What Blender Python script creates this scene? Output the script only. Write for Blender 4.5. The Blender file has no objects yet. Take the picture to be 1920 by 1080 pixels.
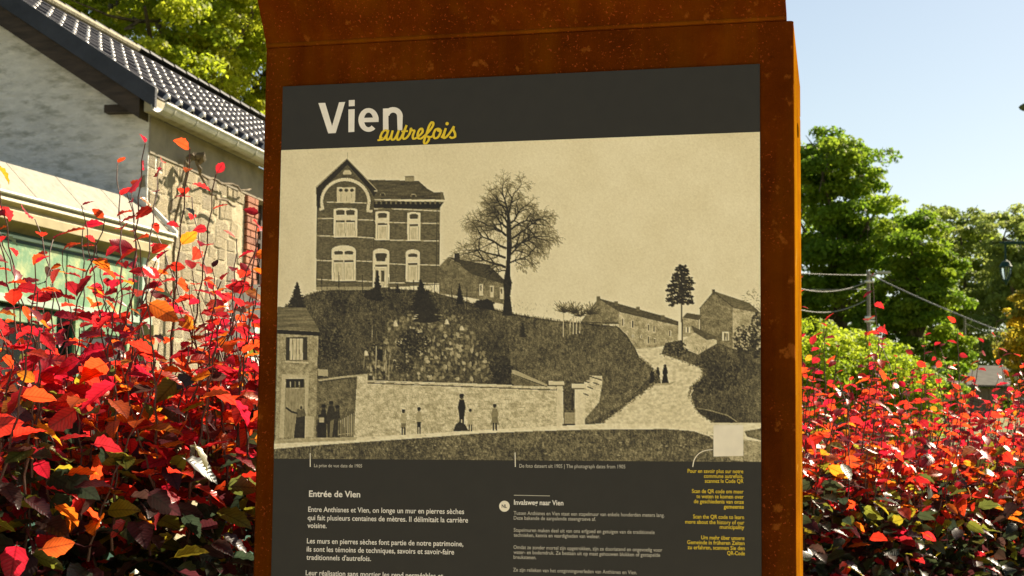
import bpy, bmesh, math, random
import numpy as np
from mathutils import Matrix, Vector

# ------------------------------------------------------------------ camera, sky, sun, exposure
scene = bpy.context.scene
PRINT_GAIN = 1.17
CAM = np.array([0.0, 0.0, 1.6]); F_PX = 3500.0
PITCH, ROLL = 0.1054, 0.0107
_f = np.array([0, math.cos(PITCH), math.sin(PITCH)]); _r = np.array([1.0, 0, 0]); _u = np.cross(_r, _f)
FWD = _f; RIGHT = math.cos(ROLL)*_r + math.sin(ROLL)*_u; UP = -math.sin(ROLL)*_r + math.cos(ROLL)*_u
cam_data = bpy.data.cameras.new('camera'); cam = bpy.data.objects.new('camera', cam_data)
scene.collection.objects.link(cam)
cam_data.sensor_width = 36.0; cam_data.lens = F_PX/1920*36; cam_data.clip_start = 0.05; cam_data.clip_end = 3000
cam.matrix_world = Matrix(((RIGHT[0], UP[0], -FWD[0], CAM[0]), (RIGHT[1], UP[1], -FWD[1], CAM[1]),
                           (RIGHT[2], UP[2], -FWD[2], CAM[2]), (0, 0, 0, 1)))
cam_data.dof.use_dof = True; cam_data.dof.focus_distance = 3.1; cam_data.dof.aperture_fstop = 24
scene.camera = cam

SUN_AZ, SUN_EL = math.radians(48), math.radians(38)
world = bpy.data.worlds.new('World'); scene.world = world; world.use_nodes = True
wn = world.node_tree.nodes; wl = world.node_tree.links
sky = wn.new('ShaderNodeTexSky'); sky.sky_type = 'NISHITA'; sky.sun_disc = False
sky.sun_elevation = SUN_EL; sky.sun_rotation = SUN_AZ; sky.air_density = 1.0; sky.dust_density = 0.7; sky.ozone_density = 1.0
wl.new(sky.outputs[0], wn['Background'].inputs[0]); wn['Background'].inputs[1].default_value = 0.05
sun_data = bpy.data.lights.new('sun', 'SUN'); sun_data.energy = 5.0; sun_data.angle = math.radians(0.5); sun_data.color = (1.0, 0.93, 0.80)
sun = bpy.data.objects.new('sun', sun_data); scene.collection.objects.link(sun)
SUN_DIR = Vector((math.sin(SUN_AZ)*math.cos(SUN_EL), math.cos(SUN_AZ)*math.cos(SUN_EL), math.sin(SUN_EL)))
sun.rotation_euler = SUN_DIR.to_track_quat('Z', 'Y').to_euler()
scene.view_settings.view_transform = 'Standard'; scene.view_settings.look = 'None'
scene.view_settings.gamma = 1.0; scene.view_settings.exposure = 1.5
scene.view_settings.use_white_balance = True; scene.view_settings.white_balance_temperature = 7600; scene.view_settings.white_balance_tint = 10

# ------------------------------------------------------------------ helpers
col = scene.collection
rng = np.random.default_rng(7); random.seed(7)

def ray(x, y): return FWD + RIGHT*((x-960)/F_PX) + UP*((540-y)/F_PX)
def at(x, y, D):
    d = ray(x, y); return CAM + d*(D/d[1])
def hit(x, y, p, n):
    d = ray(x, y); return CAM + d*(((p-CAM) @ n)/(d @ n))

def tag(o, label=None, cat=None, group=None, kind=None):
    for k, v in (('label', label), ('category', cat), ('group', group), ('kind', kind)):
        if v: o[k] = v
    return o
def empty(name, loc, label=None, cat=None, group=None):
    o = bpy.data.objects.new(name, None); o.empty_display_size = 0.1
    o.location = tuple(float(c) for c in loc); col.objects.link(o); o['_o'] = 1; del o['_o']
    return tag(o, label, cat, group)
ORG = {}
def root_origin(p):
    while p.parent is not None: p = p.parent
    return np.array(p.location)
def obj_from_mesh(name, me, parent=None, mat=None):
    o = bpy.data.objects.new(name, me); col.objects.link(o)
    if mat is not None and len(me.materials) == 0: me.materials.append(mat)
    if parent is not None: o.parent = parent
    return o
def fast_mesh(name, V, F, colors=None, smooth=False, blade=None):
    """V (n,3); F (m,k) all faces of the same size; colors per vertex (n,3)"""
    V = np.asarray(V, dtype=np.float32); F = np.asarray(F, dtype=np.int32)
    me = bpy.data.meshes.new(name); k = F.shape[1]
    me.vertices.add(len(V)); me.vertices.foreach_set('co', V.ravel())
    me.loops.add(F.size); me.loops.foreach_set('vertex_index', F.ravel())
    me.polygons.add(len(F)); me.polygons.foreach_set('loop_start', np.arange(0, F.size, k, dtype=np.int32))
    me.polygons.foreach_set('loop_total', np.full(len(F), k, dtype=np.int32))
    me.update(calc_edges=True); me.validate()
    if colors is not None:
        a = me.color_attributes.new('tint', 'FLOAT_COLOR', 'POINT')
        c = np.ones((len(V), 4), dtype=np.float32); c[:, :3] = colors
        a.data.foreach_set('color', c.ravel())
    if blade is not None:
        a = me.attributes.new('blade', 'FLOAT_VECTOR', 'POINT'); a.data.foreach_set('vector', np.asarray(blade, dtype=np.float32).ravel())
    if smooth: me.polygons.foreach_set('use_smooth', np.ones(len(F), dtype=bool))
    return me

class MB:
    """collects shapes in world coordinates and builds ONE mesh object"""
    def __init__(s): s.v = []; s.f = []
    def add(s, V, F):
        b = len(s.v); s.v += [tuple(map(float, p)) for p in V]; s.f += [tuple(i+b for i in f) for f in F]; return s
    def box8(s, P):  # P: 8 corners, bottom 4 then top 4 in the same turn
        return s.add(P, [(3, 2, 1, 0), (4, 5, 6, 7), (0, 1, 5, 4), (1, 2, 6, 5), (2, 3, 7, 6), (3, 0, 4, 7)])
    def box(s, fr, a, b):  # frame function and two opposite corners
        (x0, y0, z0), (x1, y1, z1) = a, b
        return s.box8([fr(x0, y0, z0), fr(x1, y0, z0), fr(x1, y1, z0), fr(x0, y1, z0),
                       fr(x0, y0, z1), fr(x1, y0, z1), fr(x1, y1, z1), fr(x0, y1, z1)])
    def prism(s, pts, d):  # planar polygon extruded by vector d
        n = len(pts); P = [np.array(p, float) for p in pts]; Q = [p+np.array(d, float) for p in P]
        return s.add(P+Q, [tuple(range(n))[::-1], tuple(range(n, 2*n))] + [(i, (i+1) % n, n+(i+1) % n, n+i) for i in range(n)])
    def tube(s, pts, rad, seg=8, caps=True):
        pts = [np.array(p, float) for p in pts]; n = len(pts)
        if np.isscalar(rad): rad = [rad]*n
        V = []; up = np.array([0.13, 0.21, 0.97])
        for i, p in enumerate(pts):
            t = pts[min(i+1, n-1)]-pts[max(i-1, 0)]; t = t/(np.linalg.norm(t)+1e-12)
            ref = up if abs(t @ up) < 0.95 else np.array([1.0, 0, 0])
            a = np.cross(t, ref); a /= np.linalg.norm(a); b = np.cross(t, a)
            for k in range(seg):
                w = 2*math.pi*k/seg; V.append(p+rad[i]*(math.cos(w)*a+math.sin(w)*b))
        Fc = [(i*seg+k, i*seg+(k+1) % seg, (i+1)*seg+(k+1) % seg, (i+1)*seg+k) for i in range(n-1) for k in range(seg)]
        if caps: Fc += [tuple(range(seg)), tuple(range((n-1)*seg, n*seg))[::-1]]
        return s.add(V, Fc)
    def lathe(s, c, prof, seg=12):
        c = np.array(c, float); V = []
        for r, z in prof:
            for k in range(seg):
                w = 2*math.pi*k/seg; V.append(c+np.array([r*math.cos(w), r*math.sin(w), z]))
        n = len(prof)
        return s.add(V, [(i*seg+k, i*seg+(k+1) % seg, (i+1)*seg+(k+1) % seg, (i+1)*seg+k) for i in range(n-1) for k in range(seg)])
    def build(s, name, mat, parent=None, smooth=False, bevel=0.0, fix=True):
        o0 = root_origin(parent) if parent is not None else np.zeros(3)
        me = bpy.data.meshes.new(name); me.from_pydata([tuple(np.array(p)-o0) for p in s.v], [], s.f)
        if fix or bevel:
            bm = bmesh.new(); bm.from_mesh(me); bmesh.ops.recalc_face_normals(bm, faces=bm.faces)
            if bevel: bmesh.ops.bevel(bm, geom=[e for e in bm.edges], offset=bevel, segments=2, affect='EDGES', profile=0.6)
            bm.to_mesh(me); bm.free()
        if smooth: me.polygons.foreach_set('use_smooth', np.ones(len(me.polygons), dtype=bool))
        me.update(); return obj_from_mesh(name, me, parent, mat)

# ------------------------------------------------------------------ materials
def new_mat(name):
    m = bpy.data.materials.new(name); m.use_nodes = True; nt = m.node_tree
    return m, nt, nt.nodes['Principled BSDF'], nt.nodes['Material Output']
def N(nt, typ, **kw):
    n = nt.nodes.new(typ)
    for k, v in kw.items():
        if k in n.inputs: n.inputs[k].default_value = v
        else: setattr(n, k, v)
    return n
def ramp(nt, fac, stops):
    r = nt.nodes.new('ShaderNodeValToRGB'); e = r.color_ramp.elements
    while len(e) < len(stops): e.new(0.5)
    for el, (p, c) in zip(e, stops): el.position = p; el.color = (*c, 1) if len(c) == 3 else c
    nt.links.new(fac, r.inputs[0]); return r.outputs[0]
def mix(nt, fac, a, b, mode='MIX'):
    m = nt.nodes.new('ShaderNodeMix'); m.data_type = 'RGBA'; m.blend_type = mode
    for sock, val in ((m.inputs[0], fac), (m.inputs[6], a), (m.inputs[7], b)):
        if hasattr(val, 'is_linked') or hasattr(val, 'links'): nt.links.new(val, sock)
        else: sock.default_value = val if not isinstance(val, tuple) else (*val, 1)[:4]
    return m.outputs[2]
def surf(name, c1, c2, scale=6, rough=0.8, bump=0.3, detail=6, c3=None, scale3=1.5, stretch=(1, 1, 1), metal=0.0, bump_scale=None, spec=0.4, dist=0.02, vary=0.0):
    m, nt, p, out = new_mat(name)
    tc = N(nt, 'ShaderNodeTexCoord'); mp = N(nt, 'ShaderNodeMapping'); mp.inputs['Scale'].default_value = stretch
    nt.links.new(tc.outputs['Object'], mp.inputs[0])
    n1 = N(nt, 'ShaderNodeTexNoise', Scale=scale, Detail=detail, Roughness=0.6); nt.links.new(mp.outputs[0], n1.inputs['Vector'])
    c = ramp(nt, n1.outputs[0], [(0.32, c1), (0.68, c2)])
    if c3 is not None:
        n2 = N(nt, 'ShaderNodeTexNoise', Scale=scale3, Detail=5.0, Roughness=0.65); nt.links.new(mp.outputs[0], n2.inputs['Vector'])
        f = ramp(nt, n2.outputs[0], [(0.5, (0, 0, 0)), (0.68, (1, 1, 1))]); c = mix(nt, f, c, c3)
    if vary:
        oi = N(nt, 'ShaderNodeObjectInfo'); c = mix(nt, 1.0, c, ramp(nt, oi.outputs['Random'], [(0.0, (1-vary, 1-vary, 1-vary*0.8)), (1.0, (1+vary, 1+vary*0.9, 1+vary*0.6))]), 'MULTIPLY')
    nt.links.new(c, p.inputs['Base Color']); p.inputs['Roughness'].default_value = rough; p.inputs['Metallic'].default_value = metal
    p.inputs['Specular IOR Level'].default_value = spec
    if bump:
        n3 = N(nt, 'ShaderNodeTexNoise', Scale=bump_scale or scale*4, Detail=6.0, Roughness=0.65); nt.links.new(mp.outputs[0], n3.inputs['Vector'])
        b = N(nt, 'ShaderNodeBump', Strength=bump, Distance=dist); nt.links.new(n3.outputs[0], b.inputs['Height']); nt.links.new(b.outputs[0], p.inputs['Normal'])
    return m
def leaf_mat(name, trans=0.5, rough=0.35, boost=1.0, spec=0.5, vein=0.0):
    m, nt, p, out = new_mat(name)
    a = N(nt, 'ShaderNodeAttribute', attribute_name='tint'); acol = a.outputs['Color']
    if vein:
        lc = N(nt, 'ShaderNodeAttribute', attribute_name='blade'); sx = N(nt, 'ShaderNodeSeparateXYZ'); nt.links.new(lc.outputs['Vector'], sx.inputs[0])
        ab = N(nt, 'ShaderNodeMath', operation='ABSOLUTE'); nt.links.new(sx.outputs[0], ab.inputs[0])
        sub = N(nt, 'ShaderNodeMath', operation='MULTIPLY_ADD'); nt.links.new(ab.outputs[0], sub.inputs[0]); sub.inputs[1].default_value = -0.9; nt.links.new(sx.outputs[1], sub.inputs[2])
        ml = N(nt, 'ShaderNodeMath', operation='MULTIPLY'); nt.links.new(sub.outputs[0], ml.inputs[0]); ml.inputs[1].default_value = 56.0
        sn = N(nt, 'ShaderNodeMath', operation='SINE'); nt.links.new(ml.outputs[0], sn.inputs[0])
        vm = ramp(nt, sn.outputs[0], [(0.0, (1.08, 1.08, 1.08)), (0.8, (0.96, 0.96, 0.96)), (1.0, (0.72, 0.72, 0.72))])
        rib = ramp(nt, ab.outputs[0], [(0.0, (0.45, 0.45, 0.45)), (0.035, (1, 1, 1))])
        ns = N(nt, 'ShaderNodeTexNoise', Scale=3.0, Detail=4.0); nt.links.new(lc.outputs['Vector'], ns.inputs['Vector'])
        acol = mix(nt, 1.0, mix(nt, 1.0, acol, vm, 'MULTIPLY'), mix(nt, 1.0, rib, ramp(nt, ns.outputs[0], [(0.3, (0.75, 0.75, 0.75)), (0.7, (1.15, 1.15, 1.15))]), 'MULTIPLY'), 'MULTIPLY')
        bpn = N(nt, 'ShaderNodeBump', Strength=0.12, Distance=0.002); nt.links.new(sn.outputs[0], bpn.inputs['Height']); nt.links.new(bpn.outputs[0], p.inputs['Normal'])
    nt.links.new(acol, p.inputs['Base Color']); p.inputs['Roughness'].default_value = rough
    p.inputs['Specular IOR Level'].default_value = spec
    t = N(nt, 'ShaderNodeBsdfTranslucent')
    g = N(nt, 'ShaderNodeVectorMath', operation='SCALE'); g.inputs['Scale'].default_value = boost
    nt.links.new(acol, g.inputs[0]); nt.links.new(g.outputs[0], t.inputs['Color'])
    mx = N(nt, 'ShaderNodeMixShader'); mx.inputs[0].default_value = trans
    nt.links.new(p.outputs[0], mx.inputs[1]); nt.links.new(t.outputs[0], mx.inputs[2]); nt.links.new(mx.outputs[0], out.inputs[0])
    return m

M = {}
M['render'] = surf('weathered_white_render', (0.62, 0.60, 0.54), (0.82, 0.79, 0.72), 7.0, 0.95, 0.8, c3=(0.40, 0.39, 0.32), scale3=4.5, stretch=(1, 1, 2.6), bump_scale=12, dist=0.035)
M['mortar'] = surf('lime_mortar', (0.36, 0.30, 0.19), (0.50, 0.43, 0.29), 9, 0.95, 0.9, bump_scale=22, dist=0.04)
M['stone'] = surf('rubble_stone', (0.29, 0.24, 0.15), (0.47, 0.40, 0.27), 5, 0.9, 0.9, c3=(0.30, 0.27, 0.20), scale3=4, bump_scale=14, dist=0.06, vary=0.22)
M['plaster_band'] = surf('smooth_plaster', (0.19, 0.165, 0.12), (0.29, 0.25, 0.185), 4, 0.9, 0.5, bump_scale=10)
M['brick'] = surf('red_brick', (0.26, 0.095, 0.055), (0.40, 0.17, 0.105), 12, 0.9, 0.4, vary=0.25)
M['tile'] = surf('glazed_dark_tile', (0.020, 0.019, 0.022), (0.045, 0.043, 0.045), 8, 0.42, 0.10, spec=0.22)
M['tile_glint'] = surf('pale_tile_glint', (0.30, 0.295, 0.285), (0.60, 0.585, 0.56), 22, 0.30, 0.1, spec=0.8)  # pale colour that paints the sun glint on the tile noses
M['verge'] = surf('dark_slate_verge', (0.012, 0.015, 0.022), (0.03, 0.034, 0.045), 5, 0.6, 0.2)
M['dark_wood'] = surf('dark_stained_wood', (0.025, 0.018, 0.013), (0.06, 0.042, 0.03), 4, 0.8, 0.3, stretch=(1, 1, 6))
M['zinc'] = surf('weathered_zinc', (0.33, 0.33, 0.29), (0.46, 0.45, 0.39), 6, 0.5, 0.1, metal=0.2)
M['fascia'] = surf('mossy_fascia', (0.20, 0.18, 0.12), (0.42, 0.38, 0.27), 7, 0.9, 0.5)
M['sheet'] = surf('pale_fibre_sheet', (0.22, 0.205, 0.165), (0.31, 0.295, 0.24), 14, 0.85, 0.25)
M['cream'] = surf('cream_paint', (0.34, 0.28, 0.15), (0.44, 0.37, 0.21), 3, 0.6, 0.15, c3=(0.27, 0.24, 0.15), scale3=2)
M['green'] = surf('flaking_green_paint', (0.10, 0.22, 0.12), (0.16, 0.32, 0.17), 5, 0.6, 0.3, c3=(0.42, 0.45, 0.22), scale3=5.0)
M['dark_green'] = surf('dark_shade_green', (0.010, 0.055, 0.042), (0.018, 0.085, 0.062), 5, 0.5, 0.15)  # darker copy of the green, shade painted into it
M['pale_green'] = surf('pale_green_paint', (0.30, 0.42, 0.33), (0.42, 0.55, 0.45), 4, 0.6, 0.2)
M['white_paint'] = surf('white_paint', (0.66, 0.66, 0.60), (0.80, 0.80, 0.75), 5, 0.6, 0.15)
M['glass'], _nt, _p, _o = new_mat('dark_window_glass'); _p.inputs['Base Color'].default_value = (0.012, 0.016, 0.018, 1); _p.inputs['Roughness'].default_value = 0.06
M['vine'] = surf('dry_vine_bark', (0.10, 0.075, 0.045), (0.22, 0.17, 0.11), 12, 0.9, 0.5)
M['bark'] = surf('grey_brown_bark', (0.06, 0.045, 0.03), (0.14, 0.11, 0.075), 6, 0.95, 0.8, stretch=(1, 1, 0.3))
M['twig'] = surf('beech_twig', (0.05, 0.02, 0.014), (0.12, 0.055, 0.03), 20, 0.6, 0.1)
M['grass'] = surf('meadow_grass', (0.07, 0.09, 0.016), (0.16, 0.155, 0.035), 0.6, 0.95, 0.6, c3=(0.20, 0.165, 0.05), scale3=0.25, bump_scale=6, dist=0.1)
M['gravel'] = surf('pale_bounce_gravel', (0.46, 0.42, 0.33), (0.64, 0.58, 0.47), 30, 0.95, 0.6)
M['pole'] = surf('weathered_concrete_pole', (0.15, 0.135, 0.11), (0.24, 0.22, 0.18), 3, 0.85, 0.2)
M['cable'] = surf('grey_cable', (0.15, 0.15, 0.14), (0.22, 0.22, 0.20), 3, 0.6, 0)
M['lamp_green'] = surf('dark_green_cast_iron', (0.008, 0.035, 0.030), (0.012, 0.05, 0.04), 6, 0.6, 0.05, spec=0.2)
M['shed_roof'] = surf('grey_fibre_roof', (0.085, 0.082, 0.072), (0.14, 0.133, 0.115), 2, 0.95, 0.2, spec=0.05)
M['shed_wall'] = surf('weathered_boards', (0.14, 0.105, 0.075), (0.24, 0.19, 0.14), 3, 0.9, 0.3, stretch=(6, 6, 0.4))
M['leaf'] = leaf_mat('beech_leaf', 0.62, 0.34, 1.35, 0.6, 1.0)
M['tree_leaf'] = leaf_mat('tree_leaf', 0.5, 0.6, 1.8, 0.2)

# corten steel: dark brown patina, orange rust, speckles
def corten(name, k, gk=1.0):
    m, nt, p, out = new_mat(name)
    tc = N(nt, 'ShaderNodeTexCoord'); v = tc.outputs['Object']
    a = N(nt, 'ShaderNodeTexNoise', Scale=5.0, Detail=8.0, Roughness=0.7); nt.links.new(v, a.inputs['Vector'])
    mp = N(nt, 'ShaderNodeMapping'); mp.inputs['Scale'].default_value = (9, 9, 0.7); nt.links.new(v, mp.inputs[0])
    st = N(nt, 'ShaderNodeTexNoise', Scale=3.0, Detail=5.0); nt.links.new(mp.outputs[0], st.inputs['Vector'])
    base = ramp(nt, a.outputs[0], [(0.30, (k*0.044, gk*k*0.0085, k*0.0012)), (0.55, (k*0.090, gk*k*0.0175, k*0.0018)), (0.75, (k*0.145, gk*k*0.032, k*0.0026))])
    base = mix(nt, ramp(nt, st.outputs[0], [(0.45, (0, 0, 0)), (0.7, (0.5, 0.5, 0.5))]), base, (k*0.125, gk*k*0.034, k*0.0022))
    b = N(nt, 'ShaderNodeTexNoise', Scale=260.0, Detail=2.0); nt.links.new(v, b.inputs['Vector'])
    msk = N(nt, 'ShaderNodeTexNoise', Scale=9.0, Detail=3.0); nt.links.new(v, msk.inputs['Vector'])
    sp = ramp(nt, b.outputs[0], [(0.63, (0, 0, 0)), (0.70, (0.7, 0.7, 0.7))])
    mk = ramp(nt, msk.outputs[0], [(0.36, (0, 0, 0)), (0.56, (1, 1, 1))])
    sp = mix(nt, 1.0, sp, mk, 'MULTIPLY')
    base = mix(nt, sp, base, (0.30, 0.055, 0.016))
    c = N(nt, 'ShaderNodeTexNoise', Scale=34.0, Detail=4.0, Roughness=0.6); nt.links.new(v, c.inputs['Vector'])
    base = mix(nt, ramp(nt, c.outputs[0], [(0.63, (0, 0, 0)), (0.70, (0.8, 0.8, 0.8))]), base, tuple(min(.34, k*c) for c in (0.20, 0.055, 0.009)))
    nt.links.new(base, p.inputs['Base Color']); p.inputs['Roughness'].default_value = 0.75; p.inputs['Specular IOR Level'].default_value = 0.0
    bp = N(nt, 'ShaderNodeBump', Strength=0.35, Distance=0.002); nt.links.new(b.outputs[0], bp.inputs['Height']); nt.links.new(bp.outputs[0], p.inputs['Normal'])
    return m
M['corten'] = corten('corten_steel', 1.0); M['corten_highlight'] = corten('fold_highlight_steel', 1.5, 1.25); M['corten_sunlit'] = corten('sunlit_corten_steel', 2.9, 1.75)  # sunlight put into brighter rust tints for the fold and sides
def flat(name, c, rough=0.5, spec=0.4):
    m, nt, p, out = new_mat(name)
    tc = N(nt, 'ShaderNodeTexCoord'); a = N(nt, 'ShaderNodeTexNoise', Scale=40.0, Detail=4.0); nt.links.new(tc.outputs['Object'], a.inputs['Vector'])
    nt.links.new(ramp(nt, a.outputs[0], [(0.3, tuple(x*0.92 for x in c)), (0.7, tuple(min(1, x*1.06) for x in c))]), p.inputs['Base Color'])
    p.inputs['Roughness'].default_value = rough; p.inputs['Specular IOR Level'].default_value = spec; return m
M['board'] = flat('charcoal_print', (0.0235, 0.0210, 0.0150), 0.5, 0.3)
M['ink_cream'] = flat('cream_ink', (0.82, 0.77, 0.66), 0.5)
M['ink_grey'] = flat('greyish_ink', (0.50, 0.46, 0.36), 0.5)
M['ink_yellow'] = flat('yellow_ink', (0.80, 0.57, 0.03), 0.5)
M['ink_paper'] = flat('pale_paper_patch', (0.86, 0.78, 0.60), 0.7, 0.1)
_m, _nt, _p, _o = new_mat('sepia_print'); _a = N(_nt, 'ShaderNodeAttribute', attribute_name='tint')
_nt.links.new(_a.outputs['Color'], _p.inputs['Base Color']); _p.inputs['Roughness'].default_value = 0.5; _p.inputs['Specular IOR Level'].default_value = 0.35
M['print'] = _m

# ------------------------------------------------------------------ terrain
def ground_z(x, y):
    t = np.clip((np.asarray(y, float)-9)/12, 0, 1); t = t*t*(3-2*t)
    return t*0.062*np.maximum(np.asarray(y, float)-9, 0)*1.0
gy = np.concatenate([np.linspace(-400, -6, 12), np.linspace(-5, 30, 36), np.linspace(32, 160, 50), np.linspace(170, 260, 8)])
gx = np.concatenate([np.linspace(-500, -42, 10), np.linspace(-40, 60, 60), np.linspace(65, 500, 10)])
GX, GY = np.meshgrid(gx, gy); GZ = ground_z(GX, GY) + 0.05*np.sin(GX*0.7)*np.sin(GY*0.5)*np.clip((GY-12)/10, 0, 1)
nx = len(gx); ny = len(gy); idx = np.arange(nx*ny).reshape(ny, nx)
Fg = np.stack([idx[:-1, :-1], idx[:-1, 1:], idx[1:, 1:], idx[1:, :-1]], -1).reshape(-1, 4)
me = fast_mesh('ground', np.stack([GX, GY, GZ], -1).reshape(-1, 3), Fg, smooth=True)
tag(obj_from_mesh('ground', me, None, M['grass']), kind='structure')
pv = MB(); fr0 = lambda x, y, z: np.array([x, y, z])
pv.add([(-22, -24, 0.004), (16, -24, 0.004), (16, 2.5, 0.004), (-22, 2.5, 0.004)], [(0, 1, 2, 3)])
tag(pv.build('bounce_gravel', M['gravel'], fix=False), kind='structure')  # unseen gravel, enlarged and paled to bounce sunlight onto the panel

# ------------------------------------------------------------------ house on the left
HC = at(283, 192, 17.7); HC = np.array([HC[0], HC[1], 0.0])
HU = np.array([0.2222, 0.9750, 0]); HV = np.array([0.9750, -0.2222, 0])
def H(u, v, z): return HC + HU*u + HV*v + np.array([0, 0, z])
house = empty('house', H(2, -1, 0), 'stone house with white rendered gable and dark tiled roof behind the red hedge', 'house')
SL = math.radians(33); EV, EZ = 0.13, 5.30     # eave: tile edge position
TS, TC_ = math.sin(SL), math.cos(SL)
RIDGE_W = 2.66; LEN = 11.0
def roofz(v): return EZ + (EV-v)*math.tan(SL)
# gable wall (rendered), plus body
zt = lambda v: roofz(v)-0.20
gw = MB(); pts = [H(0, -0.012, 0), H(0, -5.1, 0), H(0, -5.1, zt(0)), H(0, -2.55, zt(-2.55)), H(0, -0.012, zt(0))]
gw.prism(pts, HU*0.35); gw.build('gable_wall', M['render'], house)
rw = MB(); rw.box(H, (10.5, -5.1, 0), (10.85, 0, 5.0)); rw.build('rear_wall', M['render'], house)
rw = MB(); rw.box(H, (0.35, -5.1, 0), (10.5, -4.8, 5.0)); rw.build('side_wall', M['render'], house)
# facade wall with a window opening, stones set into mortar
WU0, WU1, WZ0, WZ1 = 2.90, 3.95, 3.55, 4.72
fw = MB()
fw.box(H, (0.351, -0.35, 0), (WU0-0.33, -0.008, 4.74)); fw.box(H, (WU1+0.33, -0.35, 0), (10.5, -0.008, 4.74))
fw.box(H, (WU0-0.33, -0.35, 0), (WU1+0.33, -0.008, WZ0-0.10))
fwo = fw.build('facade_wall', M['mortar'], house)
pb = MB(); pb.box(H, (0.352, -0.35, 4.742), (10.5, 0.005, 5.10)); pb.build('plaster_band', M['plaster_band'], house)
cq = MB(); cq.box(H, (0.002, -0.35, 4.742), (0.351, 0.006, 5.10)); cq.build('corner_render', M['plaster_band'], house)
# stone shapes shared
def stone_mesh(i):
    bm = bmesh.new(); bmesh.ops.create_cube(bm, size=1.0)
    r = random.Random(100+i)
    for v in bm.verts: v.co += Vector((r.uniform(-.16, .12), r.uniform(-.05, .05), r.uniform(-.18, .14)))
    bmesh.ops.bevel(bm, geom=list(bm.edges), offset=0.10, segments=1, affect='EDGES')
    me = bpy.data.meshes.new('stone'); bm.to_mesh(me); bm.free(); me.materials.append(M['stone']); return me
SM = [stone_mesh(i) for i in range(10)]
def place(name, me, parent, P, X, Y, Z, s):
    o = bpy.data.objects.new(name, me); col.objects.link(o); o.parent = parent
    L = P - root_origin(parent)
    o.matrix_local = Matrix(((X[0]*s[0], Y[0]*s[1], Z[0]*s[2], L[0]), (X[1]*s[0], Y[1]*s[1], Z[1]*s[2], L[1]), (X[2]*s[0], Y[2]*s[1], Z[2]*s[2], L[2]), (0, 0, 0, 1)))
    return o
ZZ = np.array([0, 0, 1.0]); r = random.Random(5); z = 2.3; nst = 0
while z < 4.70 and nst < 290:
    h = min(r.uniform(0.10, 0.21), 4.735-z)
    if h < 0.06: break
    u = 0.015
    while u < 4.6:
        w = r.uniform(0.13, 0.40)*(1.15 if h > 0.16 else 0.85)
        if not (u+w > WU0-0.33 and u < WU1+0.33 and z+h > WZ0-0.12) and u > 0:
            uu = u
            tl_ = r.uniform(-.07, .07); place('stone', SM[r.randrange(10)], fwo, H(uu+w/2, -0.05, z+h/2+r.uniform(-.018, .018)), HU*math.cos(tl_)+ZZ*math.sin(tl_), HV, ZZ*math.cos(tl_)-HU*math.sin(tl_), (w*1.0, 0.09+r.uniform(0, .025), h*1.0)); nst += 1
        u += w+0.012
    z += h+0.012
# brick jambs, lintel, window
bj = MB(); bj.box(H, (WU0-0.33, -0.34, WZ0-0.10), (WU0, -0.05, 4.74)); bj.build('brick_backing', M['mortar'], house)
bj = MB(); bj.box(H, (WU1, -0.34, WZ0-0.10), (WU1+0.33, -0.05, 4.74)); bj.build('brick_backing', M['mortar'], house)
bmh = bmesh.new(); bmesh.ops.create_cube(bmh, size=1.0); bmesh.ops.bevel(bmh, geom=list(bmh.edges), offset=0.04, segments=1, affect='EDGES')
BR = bpy.data.meshes.new('brick'); bmh.to_mesh(BR); bmh.free(); BR.materials.append(M['brick'])
k = 0; z = WZ0-0.09
while z < 4.70:
    for side in (0, 1):
        lens = [0.215, 0.10] if k % 2 == 0 else [0.10, 0.215]
        u = WU0-0.33+0.004 if side == 0 else WU1+0.004
        for L in lens:
            place('brick', BR, house, H(u+L/2, -0.02+random.uniform(-.006, .006), z+0.032), HU, HV, ZZ, (L, 0.10, 0.063)); u += L+0.012
    z += 0.075; k += 1
win = MB(); win.box(H, (WU0, -0.20, WZ0), (WU1, -0.17, 4.74)); wino = win.build('window', M['glass'], house)
wf = MB()
for a, b in (((WU0, WZ0), (WU0+.06, 4.74)), ((WU1-.06, WZ0), (WU1, 4.74)), ((WU0+.061, WZ0), (WU1-.061, WZ0+.06)), ((3.39, WZ0+.061), (3.45, 4.74)), ((WU0+.061, 4.30), (3.389, 4.34))):
    wf.box(H, (a[0], -0.168, a[1]), (b[0], -0.12, b[1]))
wf.build('window_frame', M['dark_wood'], wino)
sl = MB(); sl.box(H, (WU0-0.05, -0.16, WZ0-0.098), (WU1+0.05, 0.06, WZ0-0.002)); sl.build('window_sill', M['cream'], wino)
# roof deck, soffit, verge
rf = MB(); ru0, ru1 = -0.22, LEN
def roof_slab(v0, v1, t0, t1, side=1):
    f = (lambda u, v, t: H(u, v, roofz(v)+t)) if side == 1 else (lambda u, v, t: H(u, -5.1-v, roofz(v)+t))
    return [f(ru0, v0, t0), f(ru1, v0, t0), f(ru1, v1, t0), f(ru0, v1, t0), f(ru0, v0, t1), f(ru1, v0, t1), f(ru1, v1, t1), f(ru0, v1, t1)]
VR = EV-RIDGE_W
rf.box8(roof_slab(0.10, VR, -0.16, -0.06)); rfo = rf.build('roof', M['fascia'], house)
rf = MB(); rf.box8(roof_slab(0.10, VR, -0.16, -0.0, 2)); rf.build('far_slope', M['tile'], rfo)
vb = MB(); vb.prism([H(-0.27, 0.16, roofz(0.16)-0.16), H(-0.27, VR, roofz(VR)-0.16), H(-0.27, VR, roofz(VR)+0.035), H(-0.27, 0.16, roofz(0.16)+0.035)], HU*0.045)
vb.build('verge_board', M['verge'], rfo)
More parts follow.
